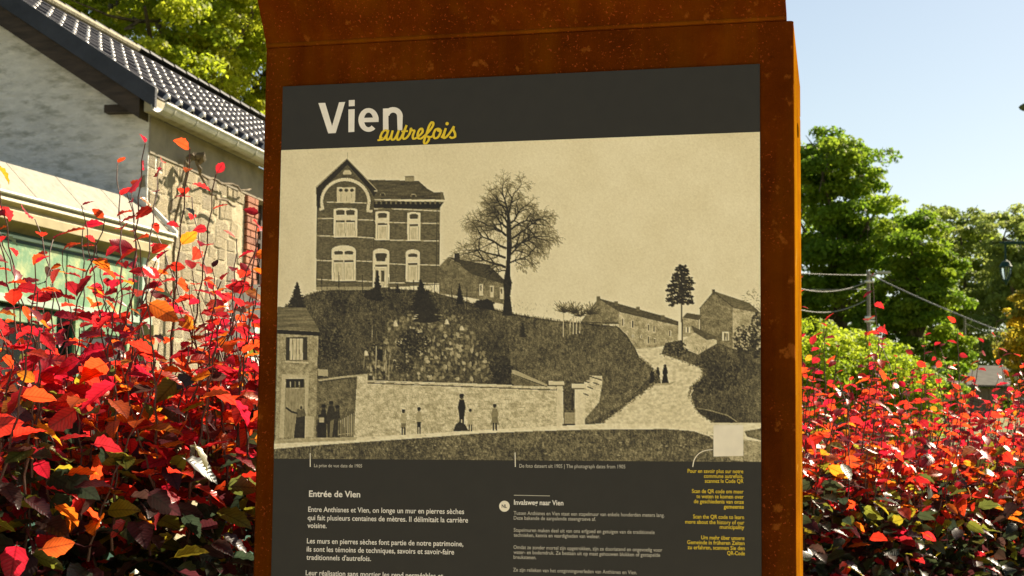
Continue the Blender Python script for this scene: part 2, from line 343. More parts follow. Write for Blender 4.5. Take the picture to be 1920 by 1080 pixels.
sb = MB(); sb.prism([H(-0.221, -0.02, roofz(-0.02)-0.36), H(-0.221, VR, roofz(VR)-0.36), H(-0.221, VR, roofz(VR)-0.165), H(-0.221, -0.02, roofz(-0.02)-0.165)], HU*0.215)
sb.build('verge_soffit', M['dark_wood'], rfo)
bk = MB(); bk.box(H, (-0.12, -0.43, 5.125), (-0.002, 0.0, 5.20)); bk.build('purlin_end', M['dark_wood'], rfo)
# pantiles, one object each
def pantile_mesh():
    prof = [(0.0, 0.004), (0.014, 0.036), (0.030, 0.062), (0.050, 0.072), (0.072, 0.062), (0.092, 0.034), (0.115, 0.010), (0.20, 0.0), (0.28, 0.002), (0.306, 0.010)]
    n = len(prof); V = []; Fc = []
    rows = ((-0.010, -0.036, 0.3), (-0.010, -0.022, 0.5), (-0.004, -0.010, 0.8), (0.008, -0.002, 1.0), (0.03, 0.0, 1.0), (0.40, -0.018, 1.0))   # rounded nose, then the back of the tile
    for y, dz, k_ in rows:
        for x, zz in prof: V.append((x, y, zz+dz*(0.35+0.65*min(1, zz/0.05))))
    for j in range(len(rows)-1):
        for i in range(n-1): Fc.append((j*n+i, j*n+i+1, (j+1)*n+i+1, (j+1)*n+i))
    me = bpy.data.meshes.new('roof_tile'); me.from_pydata(V, [], Fc)
    me.materials.append(M['tile']); me.materials.append(M['tile_glint'])
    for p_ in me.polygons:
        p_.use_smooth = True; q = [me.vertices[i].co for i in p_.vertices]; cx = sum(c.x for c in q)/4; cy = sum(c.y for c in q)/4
        if cx < 0.08 and cy < 0.02: p_.material_index = 1  # glint painted on the nose of the roll
    return me
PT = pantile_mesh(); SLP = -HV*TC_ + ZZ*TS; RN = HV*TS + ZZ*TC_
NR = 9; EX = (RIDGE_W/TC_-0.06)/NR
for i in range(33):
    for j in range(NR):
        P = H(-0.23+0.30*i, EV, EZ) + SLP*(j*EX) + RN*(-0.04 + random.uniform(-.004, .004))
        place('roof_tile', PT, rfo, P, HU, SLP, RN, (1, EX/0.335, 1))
rd = MB()
for i in range(28):
    a = -0.25+i*0.40; c0 = H(a, VR, roofz(VR)+0.02); c1 = H(a+0.385, VR, roofz(VR)+0.02)
    V = [];
    for c, rr in ((c0, 0.13), (c1, 0.115)):
        for q in range(7):
            w = math.pi*q/6; V.append(c+HV*rr*math.cos(w)+ZZ*rr*0.62*math.sin(w))
    rd.add(V, [(q, q+1, 8+q, 7+q) for q in range(6)])
rd.build('ridge_tiles', M['tile'], rfo, smooth=True)
rr_ = MB(); a0 = H(-0.2, VR+0.42, roofz(VR+0.42)+0.10); a1 = H(4.3, VR+0.42, roofz(VR+0.42)+0.10)
rr_.tube([a0, a1], 0.04, 8); rr_.build('roof_rail', M['fascia'], rfo)
# fascia and gutter
fa = MB(); fa.box(H, (-0.2, 0.02, 5.103), (LEN, 0.115, 5.235)); fa.build('fascia_board', M['fascia'], house)
gt = MB(); seg = 9; prof = []
for q in range(seg):
    w = math.pi*q/(seg-1); prof.append((0.20+0.075*math.cos(w), 5.155-0.085*math.sin(w)))
prof_in = [(0.20+0.068*math.cos(math.pi*q/(seg-1)), 5.155-0.078*math.sin(math.pi*q/(seg-1))) for q in range(seg)][::-1]
gt.prism([H(-0.28, v, z_) for v, z_ in prof+prof_in], HU*(LEN+0.2))
go = gt.build('gutter', M['zinc'], house)
gl = MB(); gl.tube([H(-0.28, 0.281, 5.158), H(LEN, 0.281, 5.158)], 0.013, 6); gl.build('gutter_bead', M['white_paint'], go)
for i in range(14):
    gs = MB(); u = -0.05+i*0.55
    gs.prism([H(u, 0.20+0.080*math.cos(math.pi*q/10), 5.155-0.091*math.sin(math.pi*q/10)) for q in range(11)] + [H(u, 0.20+0.072*math.cos(math.pi*q/10), 5.155-0.082*math.sin(math.pi*q/10)) for q in range(10, -1, -1)], HU*0.028)
    gs.build('gutter_bracket', M['zinc'], go)
# small gabled porch on the facade
po = MB(); po.prism([H(1.75, 0.30, 2.95), H(3.15, 0.30, 2.95), H(2.45, 0.30, 3.62)], -HV*0.30)
poo = po.build('porch_gable', M['pale_green'], house)
for s_ in (0, 1):
    pr = MB(); a, b = ((1.66, 2.90), (2.45, 3.68)) if s_ == 0 else ((3.24, 2.90), (2.45, 3.68))
    d = 0.05
    pr.prism([H(a[0], 0.40, a[1]), H(b[0], 0.40, b[1]), H(b[0], 0.40, b[1]+d), H(a[0], 0.40, a[1]+d)], -HV*0.39); pr.build('porch_slope', M['white_paint'], poo)
pr = MB(); pr.box(H, (1.75, 0.02, 2.80), (3.15, 0.28, 2.945)); pr.build('porch_beam', M['white_paint'], poo)
pr = MB(); pr.box(H, (1.85, 0.012, 0.4), (3.05, 0.06, 2.79)); pr.build('porch_door', M['dark_green'], poo)
# dry vine climbing on the wall
vine = empty('climbing_vine', H(0.6, 0.05, 0), 'bare dry vine climbing the stone facade beside the corner', 'vine')
def wob(pts, n, amp, rs):
    out = []; pts = [np.array(p, float) for p in pts]
    for i in range(len(pts)-1):
        for t in np.linspace(0, 1, n, endpoint=False): out.append(pts[i]*(1-t)+pts[i+1]*t + (rs.normal(0, amp, 3) if (i or t) else 0))
    out.append(pts[-1]); return out
rs = np.random.default_rng(3)
vm = MB(); p_ = wob([H(0.52, 0.06, 0), H(0.55, 0.06, 3.0), H(0.56, 0.05, 4.0), H(0.72, 0.10, 4.80)], 6, 0.012, rs); vm.tube(p_, list(np.linspace(0.022, 0.013, len(p_))), 6); vm.build('stem', M['vine'], vine)
for pts, rad in (([H(0.72, .10, 4.80), H(0.78, .22, 4.86), H(0.86, .16, 4.78)], .035), ([H(.75, .12, 4.84), H(1.1, .1, 4.7), H(1.8, .08, 4.72), H(2.5, .08, 4.78)], .012),
                 ([H(.72, .12, 4.8), H(.5, .16, 4.72), H(.36, .14, 4.4), H(.30, .1, 4.2)], .013), ([H(.76, .16, 4.8), H(.9, .2, 4.55), H(1.2, .18, 4.5), H(1.9, .14, 4.5)], .014)):
    vm = MB(); vm.tube(wob(pts, 5, 0.014, rs), rad, 6); vm.build('branch', M['vine'], vine)

# ------------------------------------------------------------------ annex with the green shop front
AQ = at(327, 443, 17.75); AU = np.array([0.335, 0.942, 0]); AU /= np.linalg.norm(AU); AV = np.array([AU[1], -AU[0], 0])
AZ = AQ[2]
def A(u, v, z): return np.array([AQ[0], AQ[1], 0]) + AU*u + AV*v + np.array([0, 0, z])
annex = empty('shop_annex', A(-3, -0.8, 0), 'low annex with green shop front and pale sheet roof against the white gable', 'annex')
AL = -9.0
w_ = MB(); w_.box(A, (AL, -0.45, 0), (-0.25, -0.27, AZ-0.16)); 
w_.build('front_wall', M['dark_green'], annex)  # shade under the cornice put into the wall colour
w_ = MB(); w_.box(A, (AL, -3.2, 0), (AL+0.2, -0.46, AZ-0.1)); w_.build('end_wall', M['render'], annex)
# sloped sheet strips
tb = np.array([-0.36, 0.355])    # offset of the top edge of the strip (v, z)
nsh = 12; L_ = -AL/nsh
so = None
for i in range(nsh):
    s_ = MB(); u0 = AL+i*L_+0.006; u1 = AL+(i+1)*L_-0.006
    s_.prism([A(u0, 0.0, AZ), A(u1, 0.0, AZ), A(u1-(0.0 if i < nsh-1 else 0.02), tb[0], AZ+tb[1]), A(u0, tb[0], AZ+tb[1])], np.array([0, 0, -0.02])-AV*0.01)
    s_.build('roof_sheet', M['sheet'], annex)
s_ = MB(); s_.prism([A(AL, tb[0]-.012, AZ+tb[1]-0.01), A(-0.02, tb[0]-.012, AZ+tb[1]-0.01), A(-0.35, -2.6, AZ+tb[1]+0.38), A(AL, -2.6, AZ+tb[1]+0.38)], np.array([0, 0, -0.03]))
s_.build('upper_roof', M['sheet'], annex)
s_ = MB(); s_.prism([A(0.005, 0.02, AZ-0.01), A(0.005, tb[0], AZ+tb[1]), A(0.005, tb[0], AZ+tb[1]+0.05), A(0.005, 0.02, AZ+0.05)], AU*0.03); s_.build('verge_flashing', M['white_paint'], annex)
s_ = MB(); s_.tube([A(AL, 0.01, AZ+0.008), A(0, 0.01, AZ+0.008)], 0.014, 6); s_.build('drip_edge', M['white_paint'], annex)
# cream gutter / cornice
s_ = MB(); prof = [(0.0, -0.03), (0.01, -0.055), (-0.05, -0.085), (-0.02, -0.12), (-0.02, -0.20), (-0.10, -0.125), (-0.26, -0.245), (-0.26, -0.03)]
s_.prism([A(AL, v, AZ+z_) for v, z_ in prof], AU*(-AL-0.02)); s_.build('cornice', M['cream'], annex)
# green front: rail, sign band panels, ledge, posts, doors
s_ = MB(); s_.box(A, (AL, -0.158, AZ-0.325), (-0.26, -0.125, AZ-0.30)); s_.build('rail', M['pale_green'], annex)
zb0, zb1 = AZ-0.80, AZ-0.36
for i in range(7):
    u0 = -0.42-(i+1)*1.2; s_ = MB(); s_.box(A, (u0+0.012, -0.158, zb0), (u0+1.188, -0.13, zb1)); s_.build('sign_panel', M['green'], annex)
s_ = MB(); s_.box(A, (AL, -0.158, zb0-0.075), (-0.26, -0.06, zb0-0.01)); s_.build('ledge', M['pale_green'], annex)
s_ = MB(); s_.box(A, (-0.41, -0.158, zb0-0.005), (-0.34, -0.09, AZ-0.25)); s_.build('corner_post', M['pale_green'], annex)
s_ = MB(); s_.box(A, (-0.33, -0.19, zb0-1.5), (-0.25, 0.0, zb0-0.08)); s_.build('side_post', M['cream'], annex)
for i in range(4):
    u0 = -0.55-i*1.25
    s_ = MB(); s_.box(A, (u0-0.95, -0.158, 0.05), (u0, -0.125, zb0-0.12)); d_ = s_.build('shop_door', M['dark_green'], annex)
    for (a, b, c, d) in ((u0-0.95, 0.05, u0-0.86, zb0-0.12), (u0-0.09, 0.05, u0, zb0-0.12), (u0-0.859, zb0-0.22, u0-0.091, zb0-0.12)):
        s_ = MB(); s_.box(A, (a, -0.124, b), (c, -0.095, d)); s_.build('door_frame', M['green'], d_)
    s_ = MB(); s_.box(A, (u0-0.85, -0.1245, 1.4), (u0-0.1, -0.115, zb0-0.23)); s_.build('door_pane', M['glass'], d_)

# ------------------------------------------------------------------ trees
def leaf_cloud(lobes, n, size, cols, seed, clumps=30, sig=0.19, up=0.5):
    """many small bent leaves gathered in clumps over the lobes of a crown"""
    g = np.random.default_rng(seed); C = []; S = []
    for c, r_ in lobes:
        c = np.array(c, float); r_ = np.array(r_, float)
        d = g.normal(size=(clumps, 3)); d /= np.linalg.norm(d, axis=1)[:, None]
        rad = 0.55+0.5*g.random(clumps)**0.6
        C.append(c+d*r_*rad[:, None]); S.append(np.full(clumps, r_.mean()*sig))
    C = np.concatenate(C); S = np.concatenate(S)*g.uniform(0.6, 1.3, len(C))
    w = S**2; w /= w.sum(); pick = g.choice(len(C), n, p=w)
    tint_c = np.array(cols)[g.integers(0, len(cols), len(C))]
    dr = g.normal(size=(n, 3)); dr /= np.linalg.norm(dr, axis=1)[:, None]
    flip = (dr[:, 2] < -0.1) & (g.random(n) < 0.65); dr[flip, 2] *= -1
    rr = g.uniform(0.35, 1.15, n)**0.7; el = np.stack([g.uniform(1.0, 1.7, len(C)), g.uniform(1.0, 1.7, len(C)), g.uniform(0.55, 0.9, len(C))], -1)
    P = C[pick]+dr*el[pick]*(S[pick]*1.45*rr)[:, None]
    nn = dr*0.8+g.normal(size=(n, 3))*0.6; nn[:, 2] += up*0.6; nn /= np.linalg.norm(nn, axis=1)[:, None]
    a = np.cross(nn, g.normal(size=(n, 3))); a /= np.linalg.norm(a, axis=1)[:, None]; b = np.cross(nn, a)
    s = size*g.uniform(0.6, 1.35, n)[:, None]
    V = np.stack([P-a*s*0.5, P-b*s*0.30+nn*s*0.06, P+a*s*0.5-nn*s*0.05, P+b*s*0.30+nn*s*0.06], 1).reshape(-1, 3)
    Fq = np.arange(4*n).reshape(n, 4)
    c = tint_c[pick]*0.7+np.array(cols)[g.integers(0, len(cols), n)]*0.3; c = c*g.uniform(0.75, 1.25, (n, 1))
    return V, Fq, np.repeat(c, 4, axis=0)
def make_tree(name, base, lobes, n, size, cols, seed, label, cat='tree', group=None, clumps=30, sig=0.19, trunk_r=0.3):
    root = empty(name, base, label, cat, group); base = np.array(base, float); g = np.random.default_rng(seed)
    cen = np.mean([np.array(l[0]) for l in lobes], axis=0)
    tb_ = MB(); top = np.array([cen[0], cen[1], cen[2]]); mid = base*0.5+top*0.5+np.append(g.normal(0, 0.2, 2), 0)
    base2 = base-np.array([0, 0, 0.3])
    tb_.tube([base2, base2*0.75+mid*0.25, mid, top], [trunk_r*1.25, trunk_r, trunk_r*0.8, trunk_r*0.35], 8)
    for c, r_ in lobes:
        c = np.array(c, float); s0 = mid*(0.6)+top*0.4
        tb_.tube([s0, s0*0.5+c*0.5+g.normal(0, 0.25, 3), c+g.normal(0, 0.2, 3)], [trunk_r*0.4, trunk_r*0.25, trunk_r*0.1], 6)
        for q in range(4):
            e = c+g.normal(size=3)*np.array(r_)*0.5; tb_.tube([c, (c+e)/2+g.normal(0, .1, 3), e], [trunk_r*0.13, trunk_r*0.09, trunk_r*0.03], 5)
    tb_.build('trunk', M['bark'], root, fix=False)
    V, Fq, C = leaf_cloud(lobes, n, size, cols, seed, clumps, sig)
    me = fast_mesh('crown', V-np.array(root.location), Fq, C)
    obj_from_mesh('crown', me, root, M['tree_leaf']); return root
def lobes_at(D, spec, jit=0.0, flat_=1.0):
    out = []
    for i, (x, y, r) in enumerate(spec):
        s = D/F_PX; dd = D+((i*37) % 11-5)/5.0*jit
        out.append((at(x, y, dd), (r*s, r*s*flat_, r*s*0.9)))
    return out
def base_at(x, D):
    p = at(x, 800, D); return (p[0], D, float(ground_z(p[0], D)))
OAK = [(0.12, 0.205, 0.018), (0.165, 0.25, 0.022), (0.085, 0.16, 0.016), (0.21, 0.28, 0.028)]
LIME = [(0.24, 0.30, 0.022), (0.30, 0.33, 0.028), (0.17, 0.23, 0.02), (0.33, 0.33, 0.03)]
HAZE = [(0.19, 0.24, 0.055), (0.24, 0.28, 0.068), (0.15, 0.205, 0.05)]  # paler leaf tints with distance haze painted in
YEL = [(0.38, 0.27, 0.025), (0.30, 0.25, 0.03), (0.20, 0.20, 0.03), (0.42, 0.24, 0.02)]
BUSH = [(0.23, 0.30, 0.022), (0.29, 0.34, 0.03), (0.17, 0.25, 0.02)]
make_tree('oak_tree', base_at(1590, 90), lobes_at(90, [(1545, 320, 70), (1610, 330, 62), (1500, 400, 95), (1625, 420, 80), (1570, 480, 95), (1660, 420, 45), (1480, 540, 90), (1640, 540, 80), (1560, 600, 80), (1540, 300, 62), (1600, 690, 70), (1500, 680, 80)], 2.0), 70000, 0.23, OAK, 11,
          'tall dark green oak behind the utility pole with street light', trunk_r=0.45)
make_tree('oak_tree', base_at(1725, 86), lobes_at(86, [(1715, 450, 62), (1750, 510, 52), (1690, 530, 70), (1760, 580, 55), (1710, 610, 70), (1660, 620, 60), (1700, 690, 60), (1770, 670, 50)], 1.5), 46000, 0.21, OAK[:3]+[LIME[2]], 12,
          'shorter rounded green tree leaning against the tall oak', trunk_r=0.35)
make_tree('lime_tree', base_at(1815, 135), lobes_at(135, [(1800, 430, 55), (1760, 470, 60), (1830, 500, 70), (1780, 570, 80), (1850, 600, 70), (1740, 400, 18), (1790, 670, 70), (1860, 690, 60), (1730, 690, 60)], 3.0), 46000, 0.28, HAZE+[LIME[2]], 13,
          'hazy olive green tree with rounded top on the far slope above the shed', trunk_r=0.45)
make_tree('lime_tree', base_at(1915, 128), lobes_at(128, [(1880, 450, 55), (1930, 450, 60), (1900, 530, 70), (1960, 520, 80), (1900, 620, 75), (1980, 620, 80), (1900, 700, 60), (1960, 700, 70)], 3.0), 46000, 0.28, HAZE, 14,
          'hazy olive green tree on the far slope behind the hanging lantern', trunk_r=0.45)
make_tree('bright_tree', base_at(330, 36), lobes_at(36, [(260, 40, 130), (390, 60, 120), (480, 130, 90), (330, 160, 110), (440, -90, 150), (240, -120, 150), (160, 60, 110), (420, 240, 90), (320, 20, 110), (470, 40, 100), (210, 10, 100)], 2.5), 95000, 0.105, LIME, 15,
          'sunlit yellow green tree rising right behind the tiled roof', trunk_r=0.3)
make_tree('bright_tree', base_at(620, 40), lobes_at(40, [(560, 30, 120), (640, 120, 150), (740, 20, 150), (600, 260, 120), (560, -140, 150)], 2.0), 36000, 0.13, LIME, 16,
          'sunlit yellow green tree beyond the end of the tiled roof, behind the steel panel', trunk_r=0.3)
make_tree('yellow_maple', base_at(1965, 24), lobes_at(24, [(1925, 590, 42), (1960, 640, 62), (1910, 660, 38), (1990, 560, 55), (1945, 710, 48), (2010, 700, 70)], 0.5), 9000, 0.085, YEL+[(0.14, 0.15, 0.03)], 17,
          'young maple with yellowing leaves beside the meadow', trunk_r=0.08)
make_tree('green_bush', base_at(1600, 30), lobes_at(30, [(1520, 680, 75), (1575, 690, 70), (1640, 710, 62), (1690, 720, 58), (1600, 770, 90), (1500, 770, 90), (1710, 790, 60), (1560, 640, 28), (1665, 690, 50), (1725, 735, 46), (1610, 665, 45)], 0.8), 42000, 0.07, BUSH, 18,
          'bright lime green bush between the red hedge and the utility pole', 'bush', clumps=70, trunk_r=0.07)
make_tree('green_bush', base_at(1790, 60), lobes_at(60, [(1755, 720, 30), (1790, 700, 22), (1775, 750, 40), (1880, 760, 14)], 0.5), 5000, 0.14, OAK, 19,
          'dark green ivy covered bush at the shed corner', 'bush', trunk_r=0.08)
# far wood closing the slope: a mass nobody could count
wood = []
for i in range(15):
    x = 520+i*66+(i*53) % 37; D = 120+(i*29) % 24
    wood += lobes_at(D, [(x, 560+(i*31) % 60, 70), (x+30, 640, 70), (x-25, 700, 75)], 2.0)
V, Fq, C_ = leaf_cloud(wood, 60000, 0.5, HAZE, 77, 24, 0.22)
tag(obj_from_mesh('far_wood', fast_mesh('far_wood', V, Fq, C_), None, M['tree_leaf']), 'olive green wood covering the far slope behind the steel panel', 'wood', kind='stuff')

# ------------------------------------------------------------------ shed, poles, cables, lamps
sx = at(1835, 770, 95); SB = np.array([sx[0], 95.0, float(ground_z(0, 95))])
su = np.array([0.98, 0.18, 0]); su /= np.linalg.norm(su); sv = np.array([-su[1], su[0], 0])
def S(u, v, z): return SB+su*u+sv*v+np.array([0, 0, z])
shed = empty('shed', SB, 'low wooden shed with grey roof at the edge of the meadow', 'shed')
b_ = MB(); b_.box(S, (-1.5, 0, -0.5), (2.6, 3, 1.45)); b_.build('wall', M['shed_wall'], shed)
for i in range(14):
    b_ = MB(); b_.box(S, (-1.5+i*0.293+0.01, -0.03-(i % 2)*0.012, -0.4), (-1.5+(i+1)*0.293-0.01, -0.004, 1.44)); b_.build('plank', M['shed_wall'], shed)
b_ = MB(); b_.prism([S(-2.2, -0.45, 1.50), S(3.1, -0.45, 1.50), S(3.1, 3.2, 2.75), S(-2.2, 3.2, 2.75)], (0, 0, 0.09)); b_.build('roof', M['shed_roof'], shed)
b_ = MB(); b_.box(S, (-0.95, -0.07, 0.95), (-0.6, -0.045, 1.25)); b_.build('vent_plate', M['white_paint'], shed)

def pole(px_, top_y, D, label):
    p = at(px_, top_y, D); g0 = float(ground_z(p[0], D))
    root = empty('utility_pole', (p[0], D, g0), label, 'utility pole', 'utility poles on the slope')
    m_ = MB(); m_.tube([(p[0], D, g0-0.4), (p[0], D, p[2])], [0.09, 0.065], 8); m_.build('post', M['pole'], root)
    return root, p
p1, P1 = pole(1628, 508, 75, 'taller concrete utility pole carrying a small street light arm')
m_ = MB(); m_.tube([P1+np.array([0, 0, -0.25]), P1+np.array([0.35, -0.1, -0.12]), P1+np.array([0.75, -0.2, -0.08])], 0.035, 6); m_.build('lamp_arm', M['pole'], p1)
m_ = MB(); m_.box(lambda x, y, z: P1+np.array([x, y, z]), (0.32, -0.27, -0.12), (0.85, -0.10, -0.03)); m_.build('lamp_head', M['zinc'], p1)
for dz in (-0.45, -1.9, -2.05):
    m_ = MB(); q = P1+np.array([0, -0.02, dz]); m_.tube([q+np.array([-.18, -.1, 0]), q+np.array([.22, -.1, 0])], 0.045, 6); m_.build('insulator', M['white_paint'], p1)
p2, P2 = pole(1808, 596, 88, 'shorter utility pole standing in front of the grey roofed shed')
m_ = MB(); m_.tube([P2+np.array([0, 0, -0.5]), P2+np.array([-1.0, 0, -1.3])], 0.05, 6); m_.build('brace', M['pole'], p2)
def cable(pa, pb_, sag, rad, label):
    pts = []
    for t in np.linspace(0, 1, 25): pts.append(pa*(1-t)+pb_*t-np.array([0, 0, sag*4*t*(1-t)]))
    m_ = MB(); m_.tube(pts, rad, 6); tag(m_.build('overhead_cable', M['cable'], smooth=True), label, 'cable', 'overhead cables')
cable(at(1628, 527, 75), at(1400, 490, 70), 0.75, 0.020, 'upper sagging cable running from the utility pole behind the steel panel')
cable(at(1628, 516, 75.2), at(1380, 505, 70), 0.05, 0.016, 'thin taut cable meeting the top of the utility pole')
cable(at(1628, 560, 75), at(1390, 515, 70), 0.95, 0.020, 'lowest sagging cable running from the utility pole behind the steel panel')
cable(at(1628, 542, 75.2), at(1380, 538, 70), 0.05, 0.012, 'faint taut cable between the two sagging ones')
cable(at(1630, 514, 75), at(2000, 665, 60), 0.15, 0.026, 'bright straight cable sloping down from the utility pole to the maple')
cable(at(1808, 606, 88), at(2000, 660, 80), 0.2, 0.016, 'thin cable leaving the shorter utility pole')

LD = 40.0
lp_root = at(1990, 780, LD); lz = float(ground_z(0, LD))
LX = lp_root[0]
lamp = empty('street_lamp', (LX, LD, lz), 'dark green lamp post with bracket arm and hanging lantern', 'street lamp')
la = at(1885, 455, LD); lt = at(1912, 198, LD)
m_ = MB(); m_.tube([(LX, LD, lz), (LX, LD, lz+0.9), (LX, LD, lt[2]+0.1)], [0.11, 0.07, 0.05], 10); m_.build('post', M['lamp_green'], lamp)
m_ = MB(); m_.tube([(la[0]-0.13, LD, la[2]), (la[0]+0.05, LD, la[2]), (LX, LD, la[2])], [0.015, 0.035, 0.04], 8); m_.build('bracket_arm', M['lamp_green'], lamp)
m_ = MB(); m_.tube([(la[0], LD, la[2]), (la[0], LD, la[2]-0.40)], 0.022, 6)
m_.lathe((la[0], LD, la[2]-0.40), [(0.02, 0.03), (0.05, 0.0), (0.09, -0.02), (0.125, -0.09), (0.145, -0.12), (0.145, -0.135), (0.0, -0.136)], 12)
lo = m_.build('lantern_cap', M['lamp_green'], lamp, smooth=False)
for q in range(6):
    w = 2*math.pi*q/6; m_ = MB(); c_ = np.array([la[0], LD, la[2]]); dv = np.array([math.cos(w), math.sin(w), 0])
    m_.tube([c_+dv*0.125+np.array([0, 0, -0.53]), c_+dv*0.115+np.array([0, 0, -0.65]), c_+dv*0.06+np.array([0, 0, -0.82])], 0.014, 5); m_.build('lantern_bar', M['lamp_green'], lamp)
M['lantern_glass'], _nt, _p, _o = new_mat('lantern_glass'); _p.inputs['Base Color'].default_value = (0.8, 0.85, 0.8, 1); _p.inputs['Roughness'].default_value = 0.1
_p.inputs['Transmission Weight'].default_value = 0.95; _p.inputs['IOR'].default_value = 1.05
m_ = MB(); m_.lathe((la[0], LD, la[2]), [(0.112, -0.537), (0.10, -0.65), (0.05, -0.81)], 12); m_.build('lantern_glass', M['lantern_glass'], lamp, smooth=True)
m_ = MB(); m_.lathe((la[0], LD, la[2]), [(0.062, -0.80), (0.065, -0.83), (0.03, -0.87), (0.012, -0.92), (0.0, -0.93)], 10); m_.build('lantern_finial', M['lamp_green'], lamp)
m_ = MB(); m_.lathe((LX, LD, lt[2]), [(0.05, 0.30), (0.25, 0.22), (0.6, 0.10), (abs(LX-lt[0]), 0.0), (abs(LX-lt[0])-0.02, -0.02), (0.0, 0.05)], 24); m_.build('top_shade', M['lamp_green'], lamp)

# ------------------------------------------------------------------ corten information panel
YAW = 0.2613; PW = 0.80
P0 = np.array([-0.3882, 3.0805, 0.0]); PE = np.array([math.cos(YAW), -math.sin(YAW), 0]); PN = np.array([-math.sin(YAW), -math.cos(YAW), 0])
def PP(s, z, d=0.0): return P0 + PE*s + PN*d + np.array([0, 0, z])      # d: towards the viewer of the board
def pan(x, y):
    p = hit(x, y, P0, PN); return float((p-P0) @ PE), float(p[2])
ZT, ZP, ZB = 1.6+0.6616, 1.6+0.5534, 1.6+0.0398
S0 = pan(491, 300)[0]; S1 = pan(1488, 400)[0]; ZBEND = 0.5*(pan(700, 80)[1]+pan(1300, 47)[1])
panel = empty('information_panel', PP(0.4, 0, -0.05), 'rusty corten steel information panel with a printed old village photograph', 'information panel')
TH = 0.005; BK = -0.004
def PF(s, d, z): return PP(s, z, d)
R_B = 0.006     # bend radius rounding of the long edges
fr = MB()
# front sheet with rounded long edges, as a profile in (s,d) run from the ground to the bend
def sheet_profile(off):
    pr = [(S0, -0.07)]
    for q in range(5): w = math.pi/2*q/4; pr.append((S0+R_B-(R_B-off)*math.cos(w)+0, BK-R_B+(R_B-off)*math.sin(w)))
    for q in range(5): w = math.pi/2*q/4; pr.append((S1-R_B+(R_B-off)*math.sin(w), BK-R_B+(R_B-off)*math.cos(w)))
    return pr
outer = [(S0, -0.014)] + sheet_profile(0)[1:] + [(S1, -0.014)]
inner = [(s + (TH if s < 0.4 else -TH), d-0.0) for s, d in ((S0, -0.014), (S1, -0.014))]
prof = outer + [(S1-TH, -0.014), (S0+TH, -0.014)]
fr.prism([PF(s, d, 0) for s, d in prof], (0, 0, ZBEND)); fr.build('front_sheet', M['corten'], panel)
# side flanges: chamfered on top, the right one with a slotted hole
FD = 0.105
def flange(s_in, s_out, hole, name):
    zc = ZBEND-0.085
    m_ = MB()
    def f(d, z): return PF(s_out, d, z)
    ext = PE*(s_in-s_out)
    if not hole:
        m_.prism([f(-0.0145, 0), f(-FD, 0), f(-FD, zc), f(-0.0145, ZBEND-0.004)], ext)
    else:
        hz, hd, ha, hb = hole
        z0, z1, d0, d1 = hz-0.03, hz+0.03, -0.0145, -FD
        for pts in ([(d0, 0), (d1, 0), (d1, z0), (d0, z0)], [(d0, z1), (d1, z1), (d1, zc), (d0, ZBEND-0.004)]):
            m_.prism([f(*q) for q in pts], ext)
        n = 24
        ang = [2*math.pi*q/n for q in range(n)]
        el = [(hd+ha*math.cos(a), hz+hb*math.sin(a)) for a in ang]
        sq = []
        for a in ang:
            c, s_ = math.cos(a), math.sin(a); t = []
            if c > 1e-9: t.append((d0-hd)/c)
            if c < -1e-9: t.append((d1-hd)/c)
            if s_ > 1e-9: t.append((z1-hz)/s_)
            if s_ < -1e-9: t.append((z0-hz)/s_)
            tt = min(t); sq.append((hd+tt*c, hz+tt*s_))
        V = [f(*p) for p in el]+[f(*p) for p in sq]+[f(*p)+ext for p in el]+[f(*p)+ext for p in sq]; Fc = []
        for q in range(n):
            r_ = (q+1) % n
            Fc += [(q, r_, n+r_, n+q), (2*n+q, 3*n+q, 3*n+r_, 2*n+r_), (q, 2*n+q, 2*n+r_, r_)]
        m_.add(V, Fc)
    m_.build(name, M['corten_sunlit'], panel)  # flanges in the brighter steel, sunlight painted into the colour
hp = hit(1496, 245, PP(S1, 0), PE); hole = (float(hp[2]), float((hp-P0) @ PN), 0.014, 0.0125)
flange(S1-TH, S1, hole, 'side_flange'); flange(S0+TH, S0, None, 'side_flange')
bk_ = MB(); bk_.prism([PF(S1-TH-0.0005, -FD+0.005, 0), PF(S1-0.045, -FD+0.005, 0), PF(S1-0.045, -FD, 0), PF(S1-TH-0.0005, -FD, 0)], (0, 0, ZBEND-0.1)); bk_.build('return_lip', M['corten'], panel)
bk_ = MB(); bk_.prism([PF(S0+TH+0.0005, -FD+0.005, 0), PF(S0+0.045, -FD+0.005, 0), PF(S0+0.045, -FD, 0), PF(S0+TH+0.0005, -FD, 0)], (0, 0, ZBEND-0.1)); bk_.build('return_lip', M['corten'], panel)
# hood folded forward above the bend (rounded fold), notch at the right end
HA = math.radians(33); hd_ = MB(); pr = []
RB = 0.022
for q in range(7):
    w = HA*q/6; pr.append((BK+RB*(1-math.cos(w)), ZBEND+0.001+RB*math.sin(w)))
d_e, z_e = pr[-1]; pr.append((d_e+0.21*math.sin(HA), z_e+0.21*math.cos(HA)))
off = [(d-TH*math.cos(min(HA, HA*i/6)), z+TH*math.sin(min(HA, HA*i/6))) for i, (d, z) in enumerate(pr)]
SR = S1-0.010
hd_.prism([PF(S0+0.001, d, z) for d, z in pr+off[::-1]], PE*(SR-S0-0.001)); hd_.build('hood', M['corten'], panel, smooth=False)
fo = MB(); fo.tube([PF(S0+0.002, BK-0.0018, ZBEND+0.006), PF(SR-0.002, BK-0.0018, ZBEND+0.006)], 0.0042, 8); fo.build('fold_highlight', M['corten_highlight'], panel, smooth=True)  # bead added to paint the highlight along the fold
